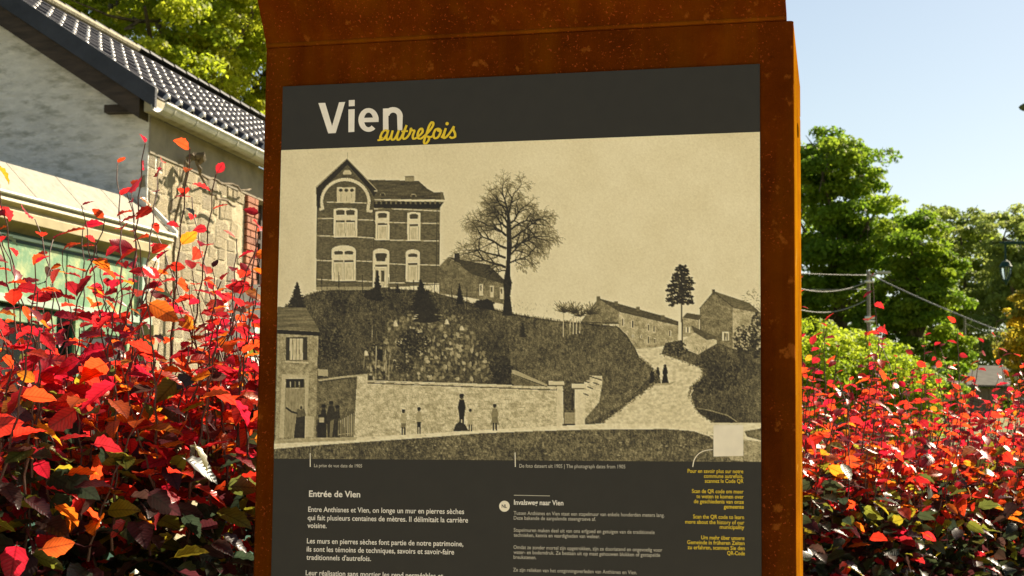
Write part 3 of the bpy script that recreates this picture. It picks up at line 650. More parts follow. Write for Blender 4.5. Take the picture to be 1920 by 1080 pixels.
hd_ = MB(); t0 = pr[-1]; hd_.prism([PF(S0+0.001, t0[0], t0[1]+0.0005), PF(S0+0.001, t0[0]-0.25, t0[1]+0.10), PF(S0+0.001, t0[0]-0.25, t0[1]+0.105), PF(S0+0.001, t0[0], t0[1]+0.0055)], PE*(SR-S0-0.001)); hd_.build('hood_top', M['corten'], panel)
# pimples and screw heads on the steel
for (x, y) in ((1447, 109), (1060, 88)):
    s, z = pan(x, y); m_ = MB(); m_.add([PP(s+0.004*math.cos(w)*k_, z+0.004*math.sin(w)*k_, BK+0.0003+h_) for k_, h_ in ((1, 0), (0.6, 0.0012)) for w in np.linspace(0, 2*math.pi, 10, endpoint=False)],
        [(i, (i+1) % 10, 10+(i+1) % 10, 10+i) for i in range(10)]+[tuple(range(10, 20))]); m_.build('rivet', M['corten'], panel, smooth=True)

# ------------------------------------------------------------------ printed board
board = MB(); board.prism([PP(0, 0.95, 0), PP(PW, 0.95, 0), PP(PW, ZT, 0), PP(0, ZT, 0)], -PN*0.0035); board = board.build('print_board', M['board'], panel)

class Canvas:
    """raster of the old photograph; survey coordinates are carried to the plane of the board"""
    def __init__(s, W, H):
        s.W, s.H = W, H; s.a = np.full((H, W), 0.78); s.g = np.random.default_rng(21)
    def xy(s, pts):
        o = []
        for x, y in pts:
            u, z = pan(x, y); o.append((u/PW*s.W, (ZP-z)/(ZP-ZB)*s.H))
        return np.array(o)
    def noise(s, sx, sy=None):
        sy = sy or sx; h, w = int(s.H/sy)+3, int(s.W/sx)+3; n = s.g.random((h, w))
        yy = np.arange(s.H)/sy; xx = np.arange(s.W)/sx; y0 = yy.astype(int); x0 = xx.astype(int); fy = (yy-y0)[:, None]; fx = (xx-x0)[None]
        return (n[y0][:, x0]*(1-fy)*(1-fx)+n[y0+1][:, x0]*fy*(1-fx)+n[y0][:, x0+1]*(1-fy)*fx+n[y0+1][:, x0+1]*fy*fx)-0.5
    def mask(s, P):
        x0, y0 = np.maximum(np.floor(P.min(0)).astype(int), 0); x1 = min(int(P[:, 0].max())+2, s.W); y1 = min(int(P[:, 1].max())+2, s.H)
        if x1 <= x0 or y1 <= y0: return None
        X, Y = np.meshgrid(np.arange(x0, x1)+.5, np.arange(y0, y1)+.5); m = np.zeros(X.shape, bool); n = len(P)
        for i in range(n):
            (ax, ay), (bx, by) = P[i], P[(i+1) % n]
            if ay == by: continue
            c = (ay > Y) != (by > Y); m ^= c & (X < (bx-ax)*(Y-ay)/(by-ay)+ax)
        return (slice(y0, y1), slice(x0, x1)), m
    def fillP(s, P, val, tex=None, blend=1.0):
        r = s.mask(P)
        if r is None: return
        sl, m = r; v = val if tex is None else val+tex[sl]
        s.a[sl] = np.where(m, s.a[sl]*(1-blend)+v*blend, s.a[sl])
    def poly(s, pts, val, tex=None, blend=1.0): s.fillP(s.xy(pts), val, tex, blend)
    def rect(s, x0, y0, x1, y1, val, tex=None): s.poly([(x0, y0), (x1, y0), (x1, y1), (x0, y1)], val, tex)
    def ell(s, x, y, rx, ry, val, tex=None, blend=1.0, rag=0.0):
        s.poly([(x+rx*math.cos(w)*(1+rag*s.g.uniform(-1, 1)), y+ry*math.sin(w)*(1+rag*s.g.uniform(-1, 1))) for w in np.linspace(0, 2*math.pi, 28, endpoint=False)], val, tex, blend)
    def seg(s, P, Q, w0, w1, val, blend=1.0):
        d = Q-P; L = np.hypot(*d)+1e-9; n = np.array([-d[1], d[0]])/L
        w0 = max(w0, 0.7); w1 = max(w1, 0.7)
        s.fillP(np.array([P+n*w0/2, Q+n*w1/2, Q-n*w1/2, P-n*w0/2]), val, None, blend)
    def line(s, pts, w, val, blend=1.0):
        P = s.xy(pts)
        for i in range(len(P)-1): s.seg(P[i], P[i+1], w*s.k, w*s.k, val, blend)
    k = 1.42   # raster cells per survey pixel

def draw_old_photo():
    c = Canvas(1280, 822); g = c.g
    fine = c.noise(2)*0.5+c.noise(4)*0.5; med = c.noise(9); big = c.noise(60); streak = c.noise(3, 9); hst = c.noise(14, 4)
    c.a += big*0.03+c.noise(200)*0.05
    f1 = c.g.random((c.H, c.W))-0.5; f1 = (f1+np.roll(f1, 1, 0)+np.roll(f1, 1, 1)+np.roll(f1, (1, 1), (0, 1)))*0.5
    grass = f1*0.12+fine*0.15+c.noise(3, 6)*0.12+med*0.10+c.noise(40)*0.12
    stonet = c.noise(8, 6)*0.14+f1*0.10+fine*0.12+c.noise(22, 12)*0.08
    hst = c.noise(7, 4)
    brick = c.noise(5, 2)*0.10+fine*0.06
    # distant right: farm, houses
    Z = lambda pts: [(960+x/2.7, 480+y/2.7) for x, y in pts]
    Y1 = lambda pts: [(510+x/3.6, 260+y/3.6) for x, y in pts]
    Y2 = lambda pts: [(510+x/3.176, 540+y/3.176) for x, y in pts]
    T4 = lambda pts: [(800+x/3.373, 300+y/3.373) for x, y in pts]
    def shrub(x, y, rx, ry, v, n=None, spread=0.10):
        n = n or int(rx*ry*0.5)+20
        for i in range(n):
            a = g.uniform(0, 2*math.pi); q = g.random()**0.55*1.06; w = g.uniform(0.7, 2.4)
            c.ell(x+rx*q*math.cos(a), y+ry*q*math.sin(a), w, w*g.uniform(0.6, 1.2), v+g.normal(0, spread*0.6)+(spread*0.5 if math.sin(a)*q < -0.4 else 0), None, 0.8, 0.35)
    def twigs(pts_c, r, n, dark):
        for i in range(n):
            a = g.uniform(0, 2*math.pi); q = g.random()**0.5; x = pts_c[0]+r*q*math.cos(a); y = pts_c[1]+r*q*math.sin(a)
            b = a+g.normal(0, 0.6); l = g.uniform(2, 7); c.line([(x, y), (x+l*math.cos(b), y+l*math.sin(b))], 0.55, dark, 0.55)
    # right house
    c.poly(Z([(950, 265), (1020, 178), (1115, 255), (1115, 470), (950, 440)]), 0.47, stonet)
    c.poly(Z([(1115, 255), (1262, 290), (1262, 500), (1115, 480)]), 0.62, stonet)
    c.poly(Z([(1020, 178), (1200, 238), (1262, 292), (1115, 262)]), 0.42, brick); c.line(Z([(948, 267), (1020, 182), (1118, 258)]), 1.2, 0.3)
    c.rect(*Z([(1012, 170)])[0], *Z([(1026, 195)])[0], 0.35)
    c.rect(*Z([(1062, 383)])[0], *Z([(1097, 428)])[0], 0.78); c.rect(*Z([(1072, 390)])[0], *Z([(1080, 425)])[0], 0.3); c.rect(*Z([(1085, 390)])[0], *Z([(1092, 425)])[0], 0.4)
    twigs(Z([(1225, 230)])[0], 22, 130, 0.30)
    # small houses
    c.poly(Z([(862, 310), (885, 290), (945, 320), (945, 400), (865, 410)]), 0.58, stonet); c.poly(Z([(862, 312), (885, 288), (960, 300), (945, 325)]), 0.36)
    c.rect(*Z([(878, 358)])[0], *Z([(902, 388)])[0], 0.8); c.rect(*Z([(885, 360)])[0], *Z([(892, 386)])[0], 0.25)
    c.poly(Z([(868, 425), (920, 388), (1035, 425), (1035, 480), (940, 500), (868, 470)]), 0.68, stonet*0.6)
    c.poly(Z([(905, 350), (945, 370), (1037, 408), (1030, 418), (985, 425), (920, 385)]), 0.36, brick)
    # farm row
    c.poly(Z([(350, 330), (440, 212), (545, 280), (545, 345), (350, 345)]), 0.46, stonet)
    c.poly(Z([(540, 280), (750, 330), (842, 350), (838, 440), (700, 468), (630, 470), (585, 450), (585, 395), (540, 370)]), 0.60, stonet)
    c.poly(Z([(430, 212), (560, 248), (750, 300), (842, 332), (842, 352), (750, 332), (545, 284)]), 0.34, brick)
    for x, y in ((437, 205), (527, 230), (637, 258), (762, 300)): c.rect(*Z([(x-9, y)])[0], *Z([(x+9, y+22)])[0], 0.42)
    for x, y, w, h in ((560, 335, 14, 40), (610, 345, 14, 40), (690, 362, 12, 38), (718, 368, 12, 36), (798, 392, 14, 34), (690, 425, 12, 40), (612, 405, 10, 20), (655, 408, 9, 20), (722, 430, 10, 30)):
        c.rect(*Z([(x-w/2, y-h/2)])[0], *Z([(x+w/2, y+h/2)])[0], 0.78); c.rect(*Z([(x-w/5, y-h/2+3)])[0], *Z([(x+w/4, y+h/2-3)])[0], 0.32)
    # hill
    hillp = [(512, 592), (535, 575), (560, 560), (600, 546), (650, 541), (720, 541), (800, 545), (850, 558), (900, 573), (950, 586), (1000, 595), (1045, 602), (1100, 606), (1158, 612), (1175, 628), (1190, 652), (1200, 668), (1232, 690), (1236, 715), (1190, 745), (1150, 780), (1120, 800), (700, 830), (512, 830)]
    c.poly(hillp, 0.295, grass)
    P = c.xy(hillp)
    for i in range(500):   # rough grass edge on the skyline
        t = g.random(); k_ = g.integers(1, 13); a, b = hillp[k_], hillp[k_+1]; x = a[0]*(1-t)+b[0]*t; y = a[1]*(1-t)+b[1]*t
        c.line([(x, y+1), (x+g.normal(0, 1.0), y-g.uniform(1, 4))], 0.6, 0.25, 0.7)
    c.poly([(950, 590), (1045, 604), (1158, 614), (1190, 655), (1232, 690), (1180, 750), (1100, 796), (960, 720)], 0.37, grass)
    for i in range(3200):
        x = g.uniform(560, 1220); y = g.uniform(555, 790); v = g.choice([0.14, 0.18, 0.38, 0.44]); l = g.uniform(1.5, 5)
        u, z = x, y
        if y > 560+max(0, (x-950))*0.15 and not (x > 1170 and y < 640) and not (x > 1180 and y > 700):
            c.line([(x, y), (x+g.normal(0, 1.6), y-l)], 0.6, v, 0.30)
    # right bank and hedge
    c.poly(Z([(755, 495), (775, 440), (860, 425), (870, 470), (940, 498), (1040, 440), (1120, 470), (1262, 480), (1262, 848), (1000, 845), (935, 790), (905, 700), (960, 610), (950, 565), (870, 530)]), 0.33, grass)
    for i in range(1100):
        x, y = Z([(g.uniform(900, 1262), g.uniform(470, 840))])[0]
        if x > 1290+abs(y-690)*0.2: c.line([(x, y), (x+g.normal(0, 2), y-g.uniform(3, 9))], 0.6, g.choice([0.13, 0.18, 0.38, 0.45]), 0.4)
    for (x, y, rx, ry) in ((1000, 560, 70, 70), (1070, 590, 75, 85), (990, 650, 75, 50), (1180, 420, 60, 70), (1235, 400, 30, 110), (830, 470, 55, 35)):
        X, Y = Z([(x, y)])[0]; shrub(X, Y, rx/2.7, ry/2.7, 0.21)
    c.poly(Z([(1130, 660), (1262, 590), (1262, 760), (1180, 720)]), 0.36, grass); c.line(Z([(915, 765), (1000, 780), (1090, 805), (1140, 840)]), 1.4, 0.62, 0.7)
    c.poly(Z([(920, 768), (1000, 784), (1090, 812), (1140, 842), (960, 838)]), 0.24, grass)
    # winding road
    road = 0.66+hst*0.10+fine*0.10
    rt = hst*0.12+fine*0.10
    c.poly(Z([(380, 880), (440, 852), (560, 768), (700, 660), (745, 625), (700, 560), (645, 515), (628, 478), (690, 464), (762, 468), (755, 495), (870, 530), (962, 568), (968, 605), (908, 660), (893, 705), (945, 795), (1020, 842), (1262, 846), (1262, 905), (380, 905)]), 0.74, rt)
    for i in range(160):
        t = g.random(); x = 560+380*t; y = 770-90*g.random()+40*t
        a_, b_ = Z([(x, y)])[0]; c.line([(a_, b_), (a_+g.uniform(4, 12), b_-g.uniform(2, 9))], 0.6, g.choice([0.58, 0.80]), 0.4)
    # couple on the road
    for (x, y, w, h) in ((710, 566, 24, 78), (737, 562, 22, 80), (774, 548, 26, 94)):
        X, Y = Z([(x, y)])[0]; W_ = w/2.7; H_ = h/2.7
        c.ell(X, Y+H_*0.07, W_*0.26, H_*0.08, 0.13); c.poly([(X-W_*0.3, Y+H_*0.15), (X+W_*0.3, Y+H_*0.15), (X+W_*0.55, Y+H_*0.45), (X+W_*0.35, Y+H_*0.55), (X+W_*0.7, Y+H_), (X-W_*0.7, Y+H_), (X-W_*0.35, Y+H_*0.55), (X-W_*0.55, Y+H_*0.45)], 0.15, fine*0.12)
    c.poly(Z([(690, 648), (800, 640), (830, 632), (800, 652), (700, 656)]), 0.5, fine*.1, 0.6)
    # tufts along the edges of the road
    for edge in ([(440, 852), (560, 768), (700, 660), (745, 625), (700, 560), (645, 515)], [(755, 495), (870, 530), (962, 568), (968, 605), (908, 660), (893, 705), (945, 795), (1020, 842)]):
        for i in range(420):
            k_ = g.integers(0, len(edge)-1); t = g.random(); X, Y = Z([(edge[k_][0]*(1-t)+edge[k_+1][0]*t+g.normal(0, 5), edge[k_][1]*(1-t)+edge[k_+1][1]*t+g.normal(0, 4))])[0]
            c.ell(X, Y, g.uniform(0.6, 2.2), g.uniform(0.5, 1.5), g.choice([0.24, 0.32, 0.5, 0.62]), None, 0.55, 0.3)
    # rock garden
    rg = [(690, 700), (700, 660), (722, 640), (733, 605), (760, 596), (790, 586), (830, 590), (858, 600), (880, 625), (900, 655), (914, 690), (915, 718), (690, 718)]
    c.poly(rg, 0.42, c.noise(5)*0.35+c.noise(3)*0.3, 0.45)
    for i in range(260):
        k_ = g.integers(0, len(rg)-1); t = g.random(); c.ell(rg[k_][0]*(1-t)+rg[k_+1][0]*t+g.normal(0, 4), rg[k_][1]*(1-t)+rg[k_+1][1]*t+g.normal(0, 4), g.uniform(1, 4), g.uniform(1, 4), g.choice([0.26, 0.3, 0.5, 0.6]), None, 0.6, 0.3)
    for i in range(420):
        x = g.uniform(692, 912); y = g.uniform(600, 712)
        if y < 600+abs(x-805)**1.6*0.045: continue
        c.ell(x, y, g.uniform(1, 4), g.uniform(1.5, 5.5), g.choice([0.66, 0.58, 0.74, 0.18, 0.24, 0.52]), None, 0.65, 0.3)
    for x, y, h in ((742, 600, 12), (807, 585, 14), (780, 590, 9), (838, 598, 10), (866, 610, 9), (794, 588, 9), (687, 655, 12)):
        c.poly([(x-4, y+h), (x-3, y+h*0.3), (x, y), (x+3, y+h*0.4), (x+5, y+h)], 0.72, fine*0.2)
    shrub(775, 642, 28, 23, 0.15, 420); shrub(757, 683, 18, 14, 0.2, 160); shrub(939, 692, 21, 23, 0.15, 420)
    shrub(700, 625, 20, 40, 0.25, 300); shrub(618, 640, 24, 34, 0.16, 420); shrub(640, 570, 12, 20, 0.19, 120)
    c.rect(708, 655, 718, 675, 0.15)
    for x, y0, y1 in ((684, 660, 690), (706, 648, 712), (724, 655, 675), (733, 655, 670), (699, 610, 640), (725, 672, 712), (731, 674, 712)): c.line([(x, y0), (x-1.5, y1)], 1.2, 0.60)
    for i in range(70):
        w = g.uniform(math.pi, 2*math.pi); c.line([(706, 618), (706+24*math.cos(w)*g.random(), 618+g.uniform(-4, 22))], 0.6, g.choice([0.2, 0.45]), 0.5)
    # big house on the hill
    c.poly(Y1([(305, 400), (330, 480), (690, 480), (1135, 430), (1132, 985), (690, 1010), (300, 1010)]), 0.38, brick)
    c.poly(Y1([(305, 340), (510, 150), (700, 360), (690, 500), (310, 500)]), 0.36, brick)
    c.poly(Y1([(620, 282), (640, 280), (990, 287), (1050, 340), (1095, 365), (1150, 362), (1166, 412), (700, 412)]), 0.33, c.noise(20, 3)*0.12+fine*0.06)
    c.poly(Y1([(1140, 362), (1155, 362), (1168, 415), (1140, 410)]), 0.42)
    c.rect(*Y1([(900, 258)])[0], *Y1([(960, 290)])[0], 0.55, fine*0.1); c.line(Y1([(898, 258), (962, 258)]), 1.2, 0.35)
    c.poly(Y1([(690, 418), (1160, 430), (1130, 475), (690, 470)]), 0.17, fine*0.06)
    for i in range(14): c.rect(*Y1([(700+i*33, 424)])[0], *Y1([(713+i*33, 444)])[0], 0.40)
    c.line(Y1([(690, 413), (1168, 416)]), 1.6, 0.72); c.line(Y1([(690, 424), (1165, 428)]), 0.8, 0.55)
    # gable roof edges
    c.poly(Y1([(300, 335), (510, 140), (712, 355), (690, 392), (660, 345), (512, 178), (340, 350), (318, 480), (305, 470)]), 0.20, fine*0.08)
    c.line(Y1([(298, 330), (508, 138), (714, 352)]), 1.6, 0.55); c.line(Y1([(690, 355), (712, 355)]), 2, 0.7); c.line(Y1([(510, 138), (511, 95)]), 0.7, 0.55)
    c.poly(Y1([(480, 235), (492, 215), (528, 215), (540, 235), (535, 245), (485, 245)]), 0.68)
    arc = []
    for t in np.linspace(math.pi*1.06, -0.06*math.pi, 40): arc.append((497+160*math.cos(t), 430-152*math.sin(t) if math.sin(t) > 0 else 430-90*math.sin(t)))
    arc = [(345, 478)]+arc+[(648, 485)]
    c.line(Y1(arc), 6.0, 0.74); c.line(Y1([(322, 482), (352, 470)]), 5, 0.72); c.line(Y1([(640, 488), (680, 492)]), 5, 0.72)
    # bands
    for pts in ([(312, 540), (420, 540)], [(575, 548), (690, 552), (705, 564)], [(790, 566), (915, 570)], [(1003, 572), (1130, 574)], [(308, 656), (420, 660), (570, 664), (690, 672), (700, 684), (1132, 692)],
                [(303, 822), (405, 826)], [(570, 826), (680, 830)], [(795, 845), (905, 850)], [(1000, 852), (1132, 855)], [(298, 950), (405, 955)], [(570, 960), (680, 966)], [(795, 972), (905, 975)], [(1000, 976), (1135, 980)], [(370, 430), (640, 436)], [(810, 475), (1135, 490)]):
        c.line(Y1(pts), 1.9, 0.70)
    c.rect(*Y1([(300, 1000)])[0], *Y1([(690, 1022)])[0], 0.55); c.line(Y1([(1115, 480), (1108, 985)]), 1.0, 0.28); c.line(Y1([(690, 480), (688, 985)]), 0.9, 0.28)
    for x in (345, 640, 838): c.line(Y1([(x, 580), (x-2, 650)]), 0.7, 0.30); c.line(Y1([(x, 700), (x-2, 940)]), 0.6, 0.32)
    def window(x0, y0, x1, y1, n, arch, tr=True):
        p = []
        for t in np.linspace(math.pi, 0, 9): p.append(((x0+x1)/2+(x1-x0)/2*math.cos(t), y0+arch-arch*math.sin(t)))
        c.poly(Y1(p+[(x1, y1), (x0, y1)]), 0.76, fine*0.06)
        w = (x1-x0-24)/n; ys = y0+arch+8; ym = y0+(y1-y0)*0.42
        for i in range(n):
            a = x0+12+i*w+4; b = a+w-8
            q = [((a+b)/2+(b-a)/2*math.cos(t), ys+6-10*math.sin(t)) for t in np.linspace(math.pi, 0, 7)]
            c.poly(Y1(q+[(b-4, ys+30 if tr else ys+20), (a+4, ys+30 if tr else ys+20)]), 0.33)
            c.poly(Y1([(a, ym), (b, ym), (b, ym+12), (a, ym+12)]), 0.30)
            c.poly(Y1([(a+8, ym+22), (b-8, ym+22), (b-8, y1-12), (a+8, y1-12)]), 0.70, streak*0.12)
            c.line(Y1([(a, ym+14), (a, y1-8)]), 0.7, 0.5); c.line(Y1([(b, ym+14), (b, y1-8)]), 0.7, 0.5)
        c.line(Y1([(x0-4, y1+4), (x1+4, y1+4)]), 1.6, 0.24)
    window(418, 470, 578, 668, 2, 8); window(700, 490, 795, 686, 1, 8); window(914, 497, 1004, 692, 1, 8)
    window(405, 720, 568, 962, 2, 34, False); window(904, 748, 1000, 968, 1, 24, False)
    window(682, 742, 794, 1005, 1, 26, True)
    c.poly(Y1([(702, 890), (722, 890), (722, 960), (700, 960)]), 0.34); c.poly(Y1([(738, 890), (760, 890), (760, 965), (738, 965)]), 0.34); c.poly(Y1([(702, 785), (772, 785), (765, 828), (708, 828)]), 0.30)
    c.poly(Y1([(440, 330), (565, 330), (562, 432), (440, 430)]), 0.72, fine*0.05)
    for i in range(3):
        x = 466+i*38; c.ell(*Y1([(x, 350)])[0], 3.6, 3.0, 0.30); c.line(Y1([(x, 372), (x, 425)]), 0.6, 0.5)
    for x, y in ((750, 378), (957, 385)): c.line(Y1([(x-20, y+10), (x-12, y-8), (x+12, y-8), (x+18, y+10)]), 0.9, 0.6); c.rect(*Y1([(x-7, y-4)])[0], *Y1([(x+7, y+12)])[0], 0.25)
    # neighbouring farmhouse
    c.poly(Y1([(1130, 862), (1190, 798), (1270, 850), (1345, 912), (1348, 1075), (1130, 1045)]), 0.42, stonet*0.8)
    c.poly(Y1([(1345, 905), (1575, 975), (1575, 1120), (1345, 1075)]), 0.46, stonet*0.8)
    c.poly(Y1([(1190, 798), (1290, 820), (1460, 850), (1575, 960), (1575, 985), (1350, 915), (1270, 855)]), 0.27, brick)
    c.line(Y1([(1130, 862), (1190, 800), (1275, 852)]), 1, 0.62); c.rect(*Y1([(1232, 775)])[0], *Y1([(1268, 832)])[0], 0.22); c.rect(*Y1([(1440, 850)])[0], *Y1([(1472, 885)])[0], 0.24)
    for x, y in ((1412, 1020), (1484, 1030), (1550, 1042)): c.rect(*Y1([(x-12, y-38)])[0], *Y1([(x+14, y+40)])[0], 0.72); c.rect(*Y1([(x-5, y-30)])[0], *Y1([(x+4, y+5)])[0], 0.28)
    # shrubs on the hill
    def cone(x, y0, y1, w, v=0.14):
        for q in np.linspace(0, 1, 9):
            yy = y0+(y1-y0)*q; c.ell(x+g.normal(0, 0.6), yy, w*(0.15+0.85*q)*0.5, (y1-y0)/11, v, fine*0.12, 0.95, 0.35)
    cone(558, 533, 575, 34, 0.17); cone(708, 514, 560, 22, 0.13); cone(790, 528, 580, 40, 0.14); cone(800, 548, 600, 60, 0.17); cone(862, 534, 568, 16, 0.12); cone(746, 534, 548, 12); cone(735, 560, 580, 12, .2); cone(980, 605, 630, 14, 0.17)
    c.ell(700, 552, 16, 10, 0.16, fine*.1, .9, .2); c.ell(908, 570, 20, 8, 0.14, fine*.1, .9, .2); c.poly([(897, 565), (915, 560), (925, 572), (928, 583), (905, 578)], 0.15)
    for x, y0, y1 in ((604, 520, 548), (636, 510, 545), (680, 515, 545), (729, 520, 545), (776, 525, 548), (815, 528, 555), (847, 535, 560), (876, 538, 562)): c.line([(x, y0), (x, y1)], 1.2, 0.16)
    for i in range(60): x = g.uniform(596, 850); c.line([(x, 548), (x+g.normal(0, 3), 548-g.uniform(5, 22))], 0.5, 0.22, 0.5)
    # bare lime tree
    trunk = T4([(478, 985), (492, 870), (484, 770), (490, 750), (503, 680), (508, 560), (505, 420), (512, 330), (522, 330), (535, 420), (540, 540), (528, 660), (530, 745), (540, 775), (528, 860), (545, 985)])
    c.poly(trunk, 0.17, fine*0.14)
    P_ = c.xy([(0, 0), (1, 0)])
    def branch(x, y, a, l, w, d):
        n = 4; px_, py_ = x, y
        for i in range(n):
            a2 = a+g.normal(0, 0.16)+(0.10 if d >= 2 else 0.04)*math.cos(a)*0.9
            nx_ = px_+l/n*math.cos(a2); ny_ = py_+l/n*math.sin(a2)
            c.line([(px_, py_), (nx_, ny_)], max(w*(1-0.14*i), 0.45), 0.15 if d < 3 else 0.30, 0.95 if d < 3 else 0.45)
            px_, py_ = nx_, ny_; a = a2
            if d < 5 and (i > 0 or d > 0):
                for s_ in (-1, 1):
                    if g.random() < (0.62 if d < 3 else 0.36): branch(px_, py_, a+s_*g.uniform(0.4, 1.0), l*g.uniform(0.42, 0.66), w*0.60, d+1)
        if d < 5: branch(px_, py_, a+g.normal(0, 0.3), l*0.6, w*0.6, d+1)
    for (x, y, deg, l, w) in ((500, 680, 205, 42, 3.2), (500, 620, 195, 50, 3.0), (505, 560, 212, 48, 3.0), (503, 480, 200, 40, 3.0), (505, 430, 222, 34, 2.8), (530, 600, -28, 46, 3.0), (538, 560, -38, 44, 3.0), (540, 500, -30, 44, 3.2), (535, 440, -42, 42, 3.0), (530, 400, -48, 32, 2.8), (512, 400, 238, 30, 2.6), (516, 340, 258, 36, 3.0), (520, 340, -72, 36, 2.8), (515, 370, 248, 34, 2.4), (528, 650, -12, 36, 2.2), (505, 700, 172, 26, 1.8)):
        X, Y = T4([(x, y)])[0]; branch(X, Y, math.radians(deg), l*1.04, w*1.25, 1)
    # conifer on the right, small bare trees with pale trunks
    c.line(Z([(857, 60), (858, 250), (861, 455)]), 2.2, 0.17)
    for i in range(46):
        t = i/45; y0 = 48+t*190; L = (18+95*t**0.8)*(1.0 if t < 0.72 else 0.75)*g.uniform(0.65, 1.05); sd = 1 if i % 2 else -1
        if sd > 0 and t > 0.55: L *= 0.75
        tip = (857+sd*L, y0+L*(0.22 if sd < 0 else -0.05)+g.normal(0, 6)); n = int(L/5)+3
        for q in range(n):
            u = (q+0.5)/n; X, Y = Z([(857+(tip[0]-857)*u+g.normal(0, 3), y0+(tip[1]-y0)*u+g.normal(0, 3))])[0]
            l = g.uniform(1.6, 3.6); c.poly([(X-l, Y+g.normal(0, .6)), (X+g.normal(0, .4), Y-l*0.6), (X+l, Y+g.normal(0, .6)), (X+g.normal(0, .6), Y+l*0.8)], 0.16+g.uniform(-.04, .07), None, 0.92)
    for x, y0, y1 in ((262, 250, 410), (295, 320, 400), (312, 310, 395), (328, 320, 395), (345, 320, 390)): c.line(Z([(x, y0), (x-3, y1)]), 1.6, 0.66)
    for x, y in ((265, 250), (315, 255), (395, 260), (345, 270)):
        X, Y = Z([(x, y)])[0]
        for i in range(70):
            a = g.uniform(math.pi*1.0, math.pi*2.0); l = g.uniform(6, 22); m_ = (X+l*0.5*math.cos(a), Y+12+l*0.5*math.sin(a)); e = (m_[0]+l*0.6*math.cos(a+g.normal(0, .5)), m_[1]+l*0.6*math.sin(a+g.normal(0, .5)))
            c.line([(X, Y+14), m_, e], 0.7, 0.25, 0.6)
    c.line(Z([(350, 335), (540, 338)]), 1.2, 0.28)
    # left little house
    c.poly(Y2([(20, 905), (35, 270), (278, 280), (262, 895)]), 0.56, stonet)
    c.poly(Y2([(35, 112), (205, 118), (280, 245), (290, 262), (35, 250)]), 0.43, c.noise(40, 4)*0.16+fine*0.08)
    for i in range(6): c.line(Y2([(36, 130+i*20), (212+i*12, 136+i*20)]), 0.6, 0.32, 0.7)
    c.poly(Y2([(35, 245), (292, 258), (285, 285), (35, 272)]), 0.16); c.line(Y2([(35, 246), (292, 260)]), 1.0, 0.5)
    c.rect(*Y2([(85, 292)])[0], *Y2([(213, 430)])[0], 0.26); c.rect(*Y2([(108, 300)])[0], *Y2([(186, 428)])[0], 0.70, streak*0.1)
    for x in (125, 147, 166): c.line(Y2([(x, 300), (x, 428)]), 0.9, 0.38)
    c.line(Y2([(78, 438), (220, 445)]), 2.4, 0.7)
    c.poly(Y2([(62, 512), (222, 518), (215, 760), (255, 765), (250, 885), (195, 885), (200, 540), (82, 540), (75, 885), (45, 890)]), 0.66, fine*.08)
    c.rect(*Y2([(85, 540)])[0], *Y2([(193, 592)])[0], 0.17)
    for x in (112, 140, 165): c.line(Y2([(x, 556), (x, 590)]), 1.6, 0.62)
    c.poly(Y2([(82, 598), (190, 598), (190, 880), (78, 880)]), 0.55, streak*0.10)
    for x in (100, 120, 140, 160): c.line(Y2([(x, 600), (x-2, 850)]), 0.6, 0.42, 0.6)
    # wall by the gate
    c.poly(Y2([(270, 540), (500, 520), (510, 890), (262, 890)]), 0.40, stonet)
    c.poly(Y2([(275, 478), (335, 482), (335, 525), (275, 520)]), 0.62); c.line(Y2([(268, 478), (340, 484)]), 1.4, 0.3)
    # long wall
    wl_ = [(670, 705), (690, 703), (690, 716), (860, 720), (1044, 726), (1046, 800), (900, 808), (800, 813), (668, 822), (664, 822)]
    c.poly(wl_, 0.69, stonet*1.1)
    jj = c.xy([(668, 716), (1044, 800)])
    for i in range(300):
        x = g.uniform(672, 1040); y = g.uniform(735, 812-(x-668)*0.045); w = g.uniform(5, 13); h = g.uniform(3, 6)
        c.line([(x, y), (x+w, y+g.normal(0, .4)), (x+w, y+h)], 0.6, g.choice([0.45, 0.52, 0.8]), 0.45)
    c.line([(598, 713), (640, 707), (690, 702)], 3.2, 0.62); c.line([(598, 716), (660, 708)], 1.6, 0.25)
    c.line([(690, 714), (860, 719), (1050, 726)], 2.4, 0.72); c.line([(690, 718), (860, 724), (1046, 731)], 1.6, 0.17)
    # gate piers, stepped wall, lean-to
    c.poly(Z([(0, 575), (20, 578), (180, 650), (175, 660), (0, 600)]), 0.6); c.poly(Z([(0, 600), (170, 660), (0, 655)]), 0.40, stonet); c.line(Z([(0, 596), (178, 662)]), 1.2, 0.22)
    c.poly(Z([(228, 655), (258, 655), (262, 868), (225, 868)]), 0.74, fine*.1); c.poly(Z([(185, 632), (262, 632), (266, 652), (185, 655)]), 0.72); c.line(Z([(186, 655), (262, 655)]), 1.0, 0.25)
    c.poly(Z([(258, 680), (318, 680), (318, 850), (262, 855)]), 0.34, grass); c.line(Z([(305, 690), (305, 780)]), 2.2, 0.16); c.rect(*Z([(266, 790)])[0], *Z([(318, 850)])[0], 0.55, fine*.1)
    c.poly(Z([(365, 630), (392, 628), (392, 605), (455, 605), (458, 640), (440, 740), (370, 822)]), 0.72, stonet)
    c.poly(Z([(318, 660), (368, 660), (370, 860), (318, 862)]), 0.76, fine*.1); c.poly(Z([(303, 645), (368, 647), (368, 668), (303, 668)]), 0.74); c.line(Z([(305, 670), (366, 670)]), 1.1, 0.25)
    for a_, b_ in (((365, 632), (392, 640)), ((392, 608), (455, 628)), ((362, 695), (388, 705)), ((380, 660), (410, 672)), ((410, 640), (440, 650))): c.line(Z([a_, b_]), 1.8, 0.2)
    c.rect(*Z([(255, 848)])[0], *Z([(320, 868)])[0], 0.2)
